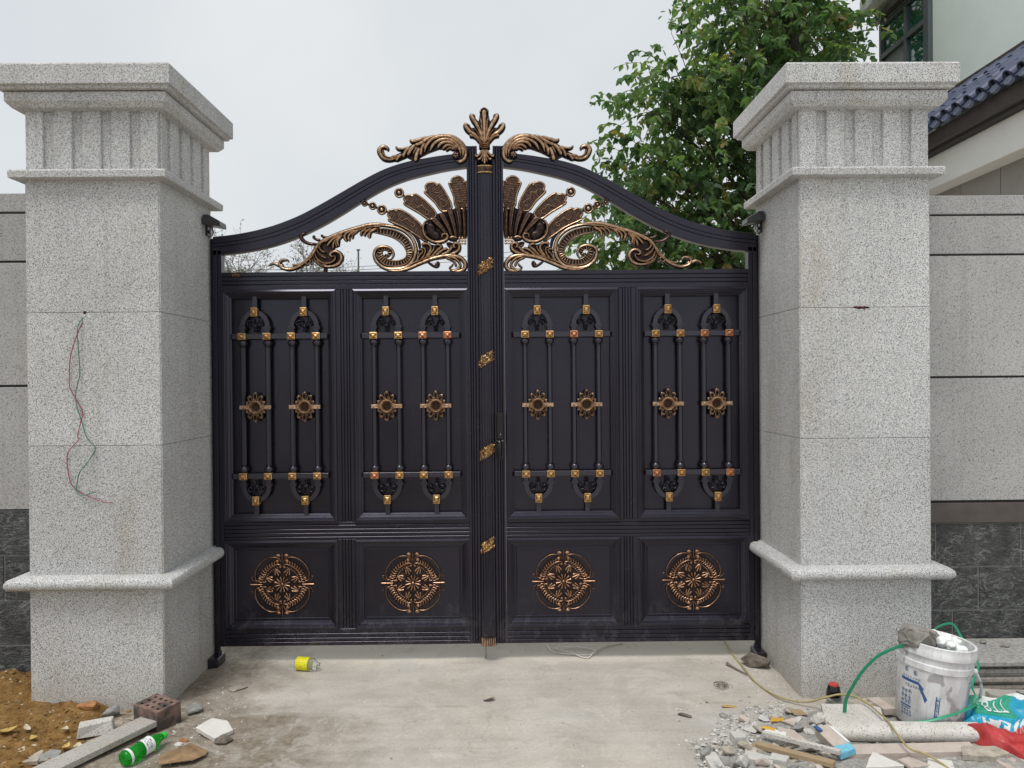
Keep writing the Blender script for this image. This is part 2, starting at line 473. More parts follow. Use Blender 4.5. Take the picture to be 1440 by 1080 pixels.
def ground_h(x, y):
    h = 0.006 * noise.noise(Vector((x * 1.3, y * 1.3, 0.3))) + 0.003 * noise.noise(Vector((x * 6, y * 6, 1.3)))
    e = max(0.0, min(1.0, (-1.2 - x) / 0.5)) + max(0.0, min(1.0, (x - 1.0) / 0.5))
    h += e * 0.012 * noise.noise(Vector((x * 9, y * 9, 4.3)))
    return h
mb = MB()
x0, x1, y0, y1, st_ = -4.0, 4.0, 2.0, 5.2, 0.04
nx, ny = int(round((x1 - x0) / st_)), int(round((y1 - y0) / st_))
for j in range(ny + 1):
    for i in range(nx + 1):
        x, y = x0 + i * st_, y0 + j * st_
        ed = min(i, nx - i, j, ny - j)
        mb.v.append((x, y, ground_h(x, y) * min(1, ed / 4)))
for j in range(ny):
    for i in range(nx):
        a = j * (nx + 1) + i
        mb.f.append((a, a + 1, a + nx + 2, a + nx + 1)); mb.m.append(0)
B = 600
for q in ([(-B, -B), (B, -B), (B, y0), (-B, y0)], [(-B, y1), (B, y1), (B, B), (-B, B)], [(-B, y0), (x0, y0), (x0, y1), (-B, y1)], [(x1, y0), (B, y0), (B, y1), (x1, y1)]):
    mb.add([(a, b, 0) for a, b in q], [(0, 1, 2, 3)])
struct(mb.build('ground', 'ground', smooth=True))

# ------------------------------------------------------------------ stone gate pillars
PW = 0.652
def slab_box(bm_, x0, x1, y0, y1, z0, z1): bm_.box(x0, x1, y0, y1, z0, z1)
def stone_ring(mb, cx, cy, rings):
    """square mouldings: list of (half size, z)"""
    rr = [[(cx - a, cy - a, z), (cx + a, cy - a, z), (cx + a, cy + a, z), (cx - a, cy + a, z)] for a, z in rings]
    mb.loft(rr)
def make_pillar(cx, cy, label):
    root = thing('stone_gate_pillar', (cx, cy, 0), label, 'pillar', 'granite pillars either side of the gate')
    h = PW / 2
    MB().box(cx - h + .006, cx + h - .006, cy - h + .006, cy + h - .006, -0.05, 2.6).build('core', 'grout', root)
    g = 0.005
    # facing slabs, three courses above the roll moulding and one below it
    for z0, z1 in ((-0.06, 0.604), (0.655, 1.2935), (1.2955, 1.9435), (1.9455, 2.59)):
        for face in range(4):
            m = MB()
            a0, a1 = -h + g, h - g
            if face == 0: m.box(cx + a0, cx + a1, cy - h, cy - h + .02, z0, z1)
            elif face == 1: m.box(cx + h - .02, cx + h, cy + a0, cy + a1, z0, z1)
            elif face == 2: m.box(cx + a0, cx + a1, cy + h - .02, cy + h, z0, z1)
            else: m.box(cx - h, cx - h + .02, cy + a0, cy + a1, z0, z1)
            m.build('granite_slab', 'granite', root, bevel=0.0015)
    # roll moulding
    m = MB(); o = 0.03
    prof = [(h - .01, .602)] + [(h + .045 + .032 * math.cos(a), .631 + .031 * math.sin(a)) for a in [R(x) for x in range(-90, 91, 15)]] + [(h - .01, .664)]
    stone_ring(m, cx, cy, prof); m.build('roll_moulding', 'granite', root, smooth=True)
    m = MB(); stone_ring(m, cx, cy, [(h + .02, 2.586), (h + .05, 2.590), (h + .052, 2.622), (h + .046, 2.630), (h - .01, 2.632)])
    m.build('ledge', 'granite', root, bevel=0.002)
    # fluted frieze: proud strips over recessed faces
    fr = MB().box(cx - h + .017, cx + h - .017, cy - h + .017, cy + h - .017, 2.628, 2.935).build('frieze', 'granite', root)
    w_s = (PW - 4 * 0.05) / 5
    for face in range(4):
        for k in range(5):
            a0 = -h + k * (w_s + 0.05); a1 = a0 + w_s
            if k == 0: a0 += 0.006 if face % 2 == 0 else .031
            if k == 4: a1 -= 0.006 if face % 2 == 0 else .031
            m = MB()
            if face == 0: m.box(cx + a0, cx + a1, cy - h, cy - h + .03, 2.63, 2.93)
            elif face == 1: m.box(cx + h - .03, cx + h, cy + a0, cy + a1, 2.63, 2.93)
            elif face == 2: m.box(cx + a0, cx + a1, cy + h - .03, cy + h, 2.63, 2.93)
            else: m.box(cx - h, cx - h + .03, cy + a0, cy + a1, 2.63, 2.93)
            m.build('flute_strip', 'granite', fr, bevel=0.004)
    m = MB(); stone_ring(m, cx, cy, [(h + .0, 2.925), (h + .035, 2.928), (h + .05, 2.945), (h + .058, 2.955), (h + .058, 2.998), (h - .01, 2.999)])
    m.build('cornice', 'granite', root, bevel=0.002)
    m = MB(); stone_ring(m, cx, cy, [(h - .02, 3.001), (h + .078, 3.003), (h + .082, 3.012), (h + .082, 3.018), (h + .097, 3.021), (h + .097, 3.112), (h + .09, 3.122), (h - .2, 3.128)])
    m.build('cap_stone', 'granite', root, bevel=0.002)
    return root
PLx, PLy = -2.0025, 4.026
PRx, PRy = 1.792, 4.058
pil_l = make_pillar(PLx, PLy, 'grey granite gate pillar with red and green wires hanging down its face')
pil_r = make_pillar(PRx, PRy, 'grey granite gate pillar behind the dirty white bucket')
simple('hole_black', (0.01, 0.01, 0.01), 0.9)

# ------------------------------------------------------------------ boundary walls
def make_wall(name_label, xa, xb, y, zs, ztile_top, strip, tile_rows, tile_w, offs):
    xm = (xa + xb) / 2
    root = thing('boundary_wall', (xm, y + .1, 0), name_label, 'wall')
    MB().box(xa, xb, y + .016, y + .2, -0.05, zs[0] - .01).build('core', 'joint_dark', root)
    # coping and stone panels with recessed dark joints
    for i in range(len(zs) - 1):
        zt, zb = zs[i], zs[i + 1]
        gap = 0.006 if i else 0.004
        if i == 0:
            MB().box(xa, xb, y - .004, y + .22, zb + gap, zt).build('coping_stone', 'granite_wall', root, bevel=.003)
        else:
            MB().box(xa, xb, y, y + .02, zb + gap, zt - gap).build('stone_panel', 'granite_wall', root, bevel=.002)
    zt = zs[-1]
    if strip:
        MB().box(xa, xb, y - .006, y + .02, zt - .118, zt - .008).build('trim_strip', 'trim_brown', root, bevel=.002)
        zt -= .122
    r = 0
    z = zt
    while z > -0.05:
        zb = z - tile_rows
        x = xa - offs[r % len(offs)]
        while x < xb:
            a, b = max(x + .004, xa), min(x + tile_w - .004, xb)
            if b - a > .02:
                MB().box(a, b, y + .004 + rng.uniform(-.001, .001), y + .02, zb + .005, z - .005).build('wall_tile', 'black_tile', root, bevel=.0012)
            x += tile_w
        z = zb; r += 1
    # light cement pointing behind the tiles
    MB().box(xa, xb, y + .009, y + .0155, -0.05, zt).build('pointing', 'grout_grey', root)
    return root
simple('grout_grey', (0.22, 0.225, 0.215), 0.9, var=0.3)
make_wall('granite panelled boundary wall with black tiled foot beside the earth heap', -4.2, PLx - PW / 2 + .02, 4.0, [2.601, 2.5, 2.242, 1.588, 0.932], 0.93, False, 0.238, 0.47, [.15, .33, .05])
make_wall('granite panelled boundary wall with brown trim and black veined tiles behind the bucket', PRx + PW / 2 - .02, 4.6, 4.15, [2.595, 2.489, 2.269, 1.593, 0.905], 0.78, True, 0.241, 0.475, [.19, .43, .1])

# ------------------------------------------------------------------ the double gate
GX = -0.103            # gate axis
GY = 4.300             # front plane of the frame
def uz(px, py):        # drawing units of the ornament sketch -> metres in the gate plane (left leaf)
    return (-.11 + (px - 656) * .00404 - (py - 380) * .000038 + GX, 2.226 - (py - 380) * .00405 + (656 - px) * .000026)
def gA(x, y): return uz(500 + x / 6.547, 230 + y / 6.547)
def gB(x, y): return uz(370 + x / 8.47, 290 + y / 8.47)
def gE(x, y): return uz(530 + x / 10.286, 180 + y / 10.286)
def gD(x, y): return (GX + (x - 165) / 4.15 * .00405, 2.226 - (140 + y / 4.15 - 380) * .00405)
mpx = .00404

leaf_l = thing('gate_leaf', (GX - .8, GY, .09), 'left leaf of black and gold gate carrying the reeded centre strip and finial', 'gate', 'leaves of the double gate')
leaf_r = thing('gate_leaf', (GX + .8, GY, .09), 'right leaf of black and gold gate with the black lock handle', 'gate', 'leaves of the double gate')

def reeded_v(mb, u0, u1, z0, z1, yf, yb, grooves, gw=.005, gd=.006):
    pr = [(u0, yb), (u0, yf)]
    for g_ in sorted(grooves):
        pr += [(g_ - gw / 2, yf), (g_ - gw / 2 + .0012, yf + gd), (g_ + gw / 2 - .0012, yf + gd), (g_ + gw / 2, yf)]
    pr += [(u1, yf), (u1, yb)]
    mb.loft([[(a, b, z0) for a, b in pr], [(a, b, z1) for a, b in pr]])
def reeded_h(mb, u0, u1, z0, z1, yf, yb, grooves, gw=.005, gd=.006):
    pr = [(z0, yb), (z0, yf)]
    for g_ in sorted(grooves):
        pr += [(g_ - gw / 2, yf), (g_ - gw / 2 + .0012, yf + gd), (g_ + gw / 2 - .0012, yf + gd), (g_ + gw / 2, yf)]
    pr += [(z1, yf), (z1, yb)]
    mb.loft([[(u0, b, a) for a, b in pr], [(u1, b, a) for a, b in pr]])
def mitre_frame(mb, u0, u1, z0, z1, prof, y):
    n = len(prof)
    rings = []
    for (sx, sz) in ((0, 0), (1, 0), (1, 1), (0, 1), (0, 0)):
        ring = []
        for d, hgt in prof:
            ring.append(((u0 + d) if sx == 0 else (u1 - d), y - hgt, (z0 + d) if sz == 0 else (z1 - d)))
        rings.append(ring)
    mb.loft(rings, closed_ring=True, caps=False)
PROF_UP = [(0, -.012), (0, 0.008), (.0100, .0135), (.0125, .0142), (.0165, .0120), (.0175, .006), (.024, .005), (.025, .001), (.0375, -.0065), (.0385, -.010), (.0475, -.0155), (.049, -.050), (.002, -.050)]
PROF_LO = [(0, -.012), (0, 0.008), (.0100, .0135), (.0125, .0142), (.0165, .0120), (.0175, .005), (.024, .004), (.025, .000), (.0375, -.0075), (.0385, -.0105), (.046, -.0145), (.047, -.02), (.002, -.02)]

ARCH_T = [(.104, 2.893), (.215, 2.882), (.325, 2.866), (.45, 2.842), (.57, 2.803), (.69, 2.744), (.81, 2.676), (.93, 2.608), (1.055, 2.543), (1.18, 2.494), (1.297, 2.461), (1.42, 2.438), (1.545, 2.424)]
ARCH_B = [(.104, 2.812), (.215, 2.797), (.325, 2.774), (.45, 2.742), (.57, 2.694), (.69, 2.627), (.81, 2.553), (.93, 2.484), (1.055, 2.425), (1.18, 2.380), (1.297, 2.351), (1.42, 2.331), (1.545, 2.318)]

OR = ['bronze_dark', 'antique_gold', 'bronze_mid']

# ---- one set of grille pieces, shared by the eight bays
def grille_pieces():
    P = {}
    yb0 = GY + .004
    b = MB(); bp = [(-.0135, .018), (-.0135, .007), (-.0075, .0), (.0075, .0), (.0135, .007), (.0135, .018), (.0075, .025), (-.0075, .025)]
    b.loft([[(x, yb0 + y_, z) for x, y_ in bp] for z in (1.115, 1.802)]); P['bar'] = b.mesh('bar', 'black_iron')
    # bulb with cup
    def bulb(s):
        m = MB(); pr = [(.012, -.03), (.016, -.027), (.013, -.022), (.020, -.012), (.0215, -.002), (.018, .008), (.012, .014), (.016, .018), (.015, .023)]
        if s < 0: pr = [(r, -h) for r, h in reversed(pr)]
        m.lathe([(r * 1.22, h) for r, h in pr], (0, yb0 + .010, 0), 16); return m.mesh('bulb', 'black_iron', True)
    P['bulb_t'] = bulb(1); P['bulb_b'] = bulb(-1)
    m = MB().box(-.020, .020, yb0 - .006, yb0 + .03, -.004, .004).box(-.017, .017, yb0 - .003, yb0 + .027, -.013, -.0045).box(-.012, .012, yb0, yb0 + .024, -.034, -.013)
    P['collar'] = m.mesh('collar', 'black_iron')
    # half-round arch
    def arch(s):
        m = MB(); rings = []
        for i in range(19):
            a = math.pi * i / 18
            cx, cz = .0705 * math.cos(a), .082 * math.sin(a) * s
            nx, nz = math.cos(a), math.sin(a) * s
            w = .0125
            rings.append([(cx - nx * w, yb0 + .002, cz - nz * w), (cx + nx * w, yb0 + .002, cz + nz * w), (cx + nx * w, yb0 + .022, cz + nz * w), (cx - nx * w, yb0 + .022, cz - nz * w)])
        m.loft(rings); return m.mesh('arch', 'black_iron', True)
    P['arch_t'] = arch(1); P['arch_b'] = arch(-1)
    def fili(s):
        m = MB()
        for q in (-1, 1):
            pts = [(q * .006, -.012), (q * .010, .006), (q * .020, .022), (q * .036, .026), (q * .046, .014), (q * .042, .001), (q * .031, .000), (q * .027, .009), (q * .034, .013)]
            m.stroke([(x, z * s) for x, z in pts], .0034, .006, yb0 + .008, m_ridge=0, taper=(.7, .5))
            m.stroke([(q * .022, .024 * s), (q * .02, .036 * s), (q * .027, .044 * s)], .003, .005, yb0 + .008, m_ridge=0)
        m.stroke([(-.016, -.012 * s), (.016, -.012 * s)], .003, .006, yb0 + .008, m_ridge=0)
        m.stroke([(-.006, -.014 * s), (-.005, -.04 * s)], .0035, .006, yb0 + .008, m_ridge=0)
        m.stroke([(.006, -.014 * s), (.005, -.04 * s)], .0035, .006, yb0 + .008, m_ridge=0)
        m.ball((0, yb0 + .008, -.004 * s), .0065)
        return m.mesh('filigree_scroll', 'black_iron', True)
    P['fili_t'] = fili(1); P['fili_b'] = fili(-1)
    P['stub'] = MB().box(-.0125, .0125, yb0 + .002, yb0 + .022, 0, .085).mesh('stub_bar', 'black_iron')
    def boss(w, h, mat):
        m = MB(); y = yb0 - .006
        rr = [(1, 0), (1, -.010), (.84, -.0115), (.76, -.005), (.44, -.012), (.36, -.019), (.05, -.022)]
        rings = [[(-w * k, y + d, -h * k), (w * k, y + d, -h * k), (w * k, y + d, h * k), (-w * k, y + d, h * k)] for k, d in rr]
        m.loft(rings)
        for sx in (-1, 1):
            for sz in (-1, 1): m.ball((sx * w * .55, y - .010, sz * h * .55), min(w, h) * .2, n=6)
        m.box(-w * .9, w * .9, y, yb0 + .026, -h * .9, h * .9)
        return m.mesh('gold_boss', mat)
    P['boss_g'] = boss(.0215, .0185, 'bright_gold'); P['boss_c'] = boss(.0215, .0185, 'copper_gold')
    P['boss_tg'] = boss(.0185, .0245, 'bright_gold')
    # rosette with hollow eye and leafy rim
    m = MB(); y = yb0 - .002
    for r, w, h in ((.0335, .0066, .015), (.0262, .0022, .008)):
        m.stroke([(r * math.cos(a), r * math.sin(a)) for a in [2 * math.pi * k / 12 for k in range(12)]], w, h, y, .02, 3, closed=True, m_flank=1)
    for k in range(12):
        a = 2 * math.pi * k / 12
        ca, sa = math.cos(a), math.sin(a)
        r1 = .048 + .028 * abs(sa) ** 3
        for s_ in (-1, 1):
            def pt(r, o): return (ca * r - s_ * sa * o, sa * r + s_ * ca * o)
            m.stroke([pt(.036, .001), pt(.036 + (r1 - .036) * .5, .0095), pt(r1, .009), pt(r1 + .002, .003), pt(r1 - .006, .003)], .0038, .010, y + .003, .012, 4, taper=(.8, .9))
        m.ball((ca * (r1 + .004), y + .004, sa * (r1 + .004)), .0058, sy=.8, n=8, mi=1)
        a2 = a + math.pi / 12
        m.ball((math.cos(a2) * .046, y + .003, math.sin(a2) * .046), .0045, sy=.8, n=6, mi=1)
    m.lathe([(.060, .013), (.060, .009), (.034, .007), (.034, .018), (.060, .018)], (0, y, 0), 24, 0, 'Y', caps=False)
    for s_ in (-1, 1):
        a, b_ = (.036, .088) if s_ > 0 else (-.088, -.036)
        m.box(a, b_, y - .004, y + .01, -.011, .011, 1)
        m.stroke([(a + .003, -.0075), (b_ - .003, -.0075)], .0025, .004, y - .003, .004, 3)
        m.stroke([(a + .003, .0075), (b_ - .003, .0075)], .0025, .004, y - .003, .004, 3)
        m.ball(((a + b_) / 2 + s_ * .01, y - .004, 0), .006, n=8, mi=1)
    P['rosette'] = m.mesh('rosette', ['bronze_dark', 'antique_gold'], True)
    m = MB(); m.lathe([(.001, .0), (.027, .0), (.027, .004), (.001, .004)], (0, yb0 + .012, 0), 20, 0, 'Y'); P['eye'] = m.mesh('rosette_eye', 'rust_eye')
    return P
simple('rust_eye', (0.05, 0.022, 0.012), 0.7, 0.2, var=0.5, nscale=70)
GP = grille_pieces()

# ---- round medallion of the lower panels (drawn in units of the 1296 px sketch; centre 648,530; 1 unit = .375 mm)
def medallion_mesh(seed):
    k = .00404 / 10.8
    rr = random.Random(seed)
    m = MB(); y = 0.0; m.ws = 1.05
    m.poly([(.150 * math.cos(2 * math.pi * i / 48), .150 * math.sin(2 * math.pi * i / 48)) for i in range(48)], .0045, .008, 2)
    def q(pts, sx, sz): return [(sx * (x - 648) * k, sz * -(z - 530) * k) for x, z in pts]
    for sx in (-1, 1):
        for sz in (-1, 1):
            m.stroke(q([(720, 190), (700, 150), (740, 118), (820, 115), (900, 145), (985, 215), (1045, 310), (1060, 400), (1045, 465), (1005, 470), (985, 440)], sx, sz), .0042, .009, y + .004, .006, 4, taper=(.9, .9))
            m.ball((sx * (722 - 648) * k, y, sz * (530 - 178) * k), .0095, sy=.6, n=8, mi=1)
            m.ball((sx * (992 - 648) * k, y, sz * (530 - 440) * k), .0085, sy=.6, n=8, mi=1)
            m.stroke(q([(680, 275), (665, 240), (720, 225), (800, 255), (870, 310), (925, 390), (945, 450), (940, 490), (910, 495)], sx, sz), .0035, .007, y + .004, .006, 4, taper=(.9, .9))
            m.ball((sx * (905 - 648) * k, y, sz * (530 - 488) * k), .006, sy=.6, n=8, mi=1)
            m.ball((sx * (678 - 648) * k, y, sz * (530 - 268) * k), .006, sy=.6, n=8, mi=1)
            # gadroon fingers
            for i in range(11):
                a = R(81 - i * 7.1)
                r0, r1 = 288 * k, 368 * k
                a2 = a - R(4.5)
                m.stroke([(sx * r0 * math.cos(a), sz * r0 * math.sin(a)), (sx * (r0 + r1) / 2 * math.cos(a2), sz * (r0 + r1) / 2 * math.sin(a2)), (sx * r1 * math.cos(a - R(1.5)), sz * r1 * math.sin(a - R(1.5)))], (.003, .0062), .008, y + .004, .006, 4, taper=(.6, .8))
                m.ball((sx * 262 * k * math.cos(a), y + .002, sz * 262 * k * math.sin(a)), .0032, sy=.7, n=6, mi=1)
            # tri-leaf sprigs
            for a in (R(23), R(67)):
                ca, sa = math.cos(a), math.sin(a)
                r0, r1 = 150 * k, 268 * k
                for dd, rl in ((-.42, .72), (0, 1.0), (.42, .72)):
                    b0 = (r0 + (r1 - r0) * .95)
                    tipr = b0 - (r1 - r0) * rl
                    aa = a + dd * .55
                    m.stroke([(sx * b0 * ca, sz * b0 * sa), (sx * (b0 + tipr) / 2 * math.cos(a + dd * .3), sz * (b0 + tipr) / 2 * math.sin(a + dd * .3)), (sx * tipr * math.cos(aa), sz * tipr * math.sin(aa))], (.0035, .0078), .008, y + .004, .006, 4, taper=(.5, .8))
        # palmettes on the left and right
        m.stroke([(sx * 305 * k, 0), (sx * 480 * k, 0)], (.0045, .0075), .010, y + .004, .006, 5, taper=(.8, .9))
        for s2 in (-1, 1):
            m.stroke([(sx * 330 * k, s2 * 10 * k), (sx * 420 * k, s2 * 50 * k), (sx * 470 * k, s2 * 105 * k), (sx * 440 * k, s2 * 118 * k)], .0022, .005, y + .005, .005, 4)
    for sz in (-1, 1):
        m.stroke([(0, sz * 320 * k), (0, sz * 480 * k)], (.0028, .0042), .008, y + .004, .006, 4)
        for s2 in (-1, 1):
            m.ball((s2 * 62 * k, y, sz * 440 * k), .0115, sx=1.1, sy=.5, sz=.8, n=8, mi=1)
            m.stroke([(s2 * 15 * k, sz * 330 * k), (s2 * 45 * k, sz * 400 * k), (s2 * 70 * k, sz * 425 * k)], .003, .006, y + .004, .006, 4)
    for i in range(12):
        a = 2 * math.pi * (i + .5) / 12
        m.stroke([(32 * k * math.cos(a), 32 * k * math.sin(a)), (118 * k * math.cos(a), 118 * k * math.sin(a))], (.0032, .0080), .009, y + .004, .006, 5, taper=(.6, .85))
    m.ball((0, y - .001, 0), .0085, sy=.7, n=10, mi=1)
    return m.mesh('medallion', ['bronze_dark', 'medal_gold', 'bronze_dark'], True)
MED = medallion_mesh(3)

# ---- the cast ornaments, drawn once for the left leaf
def dots(m, pts, r, y, sy=.6):
    for x, z in pts: m.ball((x, y, z), r, sy=sy, n=10, mi=1)

def fan_feather(outline, base, tip, s_curve):
    m = MB(); y = GY + .012
    P = smoothpts([Vector(p) for p in outline], 3, True)
    m.poly([(p.x, p.y) for p in P], y, y + .010, 2)
    m.stroke(outline, .0066, .008, y + .001, .009, 3, closed=True)
    b, t_ = Vector(base), Vector(tip); d = (t_ - b); L = d.length; d.normalize(); nrm = Vector((-d.y, d.x))
    # cross ribs clipped to the outline
    npoly = [(p.x, p.y) for p in P]
    def inside(x, z):
        c_ = False; j = len(npoly) - 1
        for i in range(len(npoly)):
            (xi, zi), (xj, zj) = npoly[i], npoly[j]
            if ((zi > z) != (zj > z)) and (x < (xj - xi) * (z - zi) / (zj - zi + 1e-12) + xi): c_ = not c_
            j = i
        return c_
    nn = int(L / .0125)
    for i in range(1, nn):
        c0 = b + d * (L * i / nn)
        ext = []
        for s_ in (-1, 1):
            w = 0.0
            while w < .07 and inside(*(c0 + nrm * (s_ * (w + .004)))): w += .002
            ext.append(w)
        if ext[0] + ext[1] > .015:
            a0, a1 = c0 - nrm * ext[0], c0 + nrm * ext[1]
            m.stroke([tuple(a0), tuple(a1)], .0019, .0035, y, .004, 2, m_ridge=1, taper=(.9, .9))
    m.stroke(s_curve, .0040, .0075, y, .004, 5, taper=(.8, .8))
    return m

OW = 1.28
def orn_fan():
    parts = []
    F = [
        ([(925, 400), (905, 300), (860, 182), (885, 180), (885, 145), (935, 118), (985, 140), (995, 172), (1022, 180), (1025, 398)], (970, 400), (938, 130), [(915, 205), (930, 240), (965, 235), (965, 280), (990, 310), (985, 350), (955, 355), (950, 335)]),
        ([(800, 440), (725, 350), (635, 265), (655, 250), (642, 210), (675, 178), (725, 180), (748, 205), (768, 188), (830, 275), (885, 400)], (842, 420), (690, 190), [(705, 235), (725, 270), (770, 270), (770, 315), (810, 340), (840, 370), (815, 400), (795, 380)]),
        ([(685, 515), (580, 450), (450, 375), (460, 350), (442, 320), (478, 290), (525, 298), (550, 282), (640, 345), (742, 460)], (712, 488), (470, 310), [(540, 370), (565, 405), (610, 385), (640, 420), (675, 440), (665, 470), (640, 465), (650, 445)]),
        ([(655, 715), (560, 660), (450, 590), (305, 525), (320, 505), (296, 475), (310, 435), (352, 425), (380, 440), (395, 420), (500, 475), (620, 590)], (635, 650), (320, 455), [(400, 500), (425, 530), (470, 510), (510, 545), (545, 555), (535, 585), (510, 580), (515, 560)]),
    ]
    for o, b, t_, s in F:
        parts.append(('fan_feather', fan_feather([gA(*p) for p in o], gA(*b), gA(*t_), [gA(*p) for p in s])))
    y = GY + .012
    for nm, beads, links in (('bead', (((400, 270), 46),), (((440, 295), (460, 310)),)),
                             ('bead_chain', (((80, 365), 30), ((155, 390), 36), ((240, 425), 47)), (((105, 372), (130, 382)), ((182, 400), (205, 412)), ((285, 440), (305, 455))))):
        m = MB()
        for (x, z), r in beads:
            c = gA(x, z); rr = r / 6.547 * mpx
            m.lathe([(.0005, -.004), (rr * .35, -.006), (rr * .42, -.002), (rr * .62, -.001), (rr * .8, -.006), (rr, -.002), (rr, .010), (.0005, .010)], (c[0], y, c[1]), 20, 0, 'Y')
            m.ball((c[0], y - .002, c[1]), rr * .36, sy=.6, n=10, mi=1)
            m.stroke([(c[0] + rr * .8 * math.cos(a), c[1] + rr * .8 * math.sin(a)) for a in [2 * math.pi * k / 10 for k in range(10)]], rr * .16, .004, y - .002, .008, 3, closed=True)
        for a, b in links:
            m.stroke([gA(*a), gA(*b)], .006, .008, y, .01, 3, m_ridge=0, taper=(1, 1))
        parts.append((nm, m))
    # scallop shell
    m = MB(); y = GY + .004
    m.poly([gA(*p) for p in [(1022, 395), (930, 405), (850, 440), (760, 460), (680, 515), (645, 570), (640, 640), (690, 705), (780, 725), (850, 690), (900, 700), (1024, 690)]], y + .006, y + .02, 0)
    for pts, w in (([(1012, 690), (1012, 560), (1006, 398)], (.009, .012)), ([(968, 680), (964, 540), (945, 402)], (.010, .021)), ([(930, 690), (905, 560), (865, 425)], (.010, .024)),
                   ([(898, 690), (850, 575), (790, 462)], (.010, .026)), ([(868, 690), (800, 600), (715, 510)], (.010, .027))):
        m.stroke([gA(*p) for p in pts], w, .022, y + .006, .01, 6, taper=(.7, .75), m_ridge=2)
        P = [Vector(gA(*p)) for p in pts]
        off = (P[-1] - P[0]).normalized(); off = Vector((-off.y, off.x)) * .010
        m.stroke([tuple(p + off * (.35 + .65 * i / 2)) for i, p in enumerate(P)], (.004, .0075), .024, y + .003, .01, 6)
    m.stroke([gA(*p) for p in [(700, 560), (690, 610), (720, 660), (780, 680)]], .034, .024, y + .008, .01, 6, m_ridge=0, taper=(.6, .3))
    m.stroke([gA(*p) for p in [(690, 510), (640, 545), (622, 610), (650, 680), (720, 722), (800, 720), (845, 690), (840, 655), (808, 652), (795, 675), (815, 690)]], (.007, .012, .006), .018, y + .002, .014, 5)
    parts.append(('shell', m))
    m = MB()
    c = gA(900, 697); m.ball((c[0], GY + .006, c[1]), .026, sx=1.1, sy=.7, sz=.62, n=14, mi=0)
    m.stroke([gA(865, 690), gA(900, 680), gA(935, 690)], .006, .006, GY - .008, .006, 5)
    for i in range(3):
        for j in range(3): dots(m, [gA(958 + i * 26, 688 + j * 25)], .0075, GY + .006, .9)
    parts.append(('bead_knot', m))
    return parts

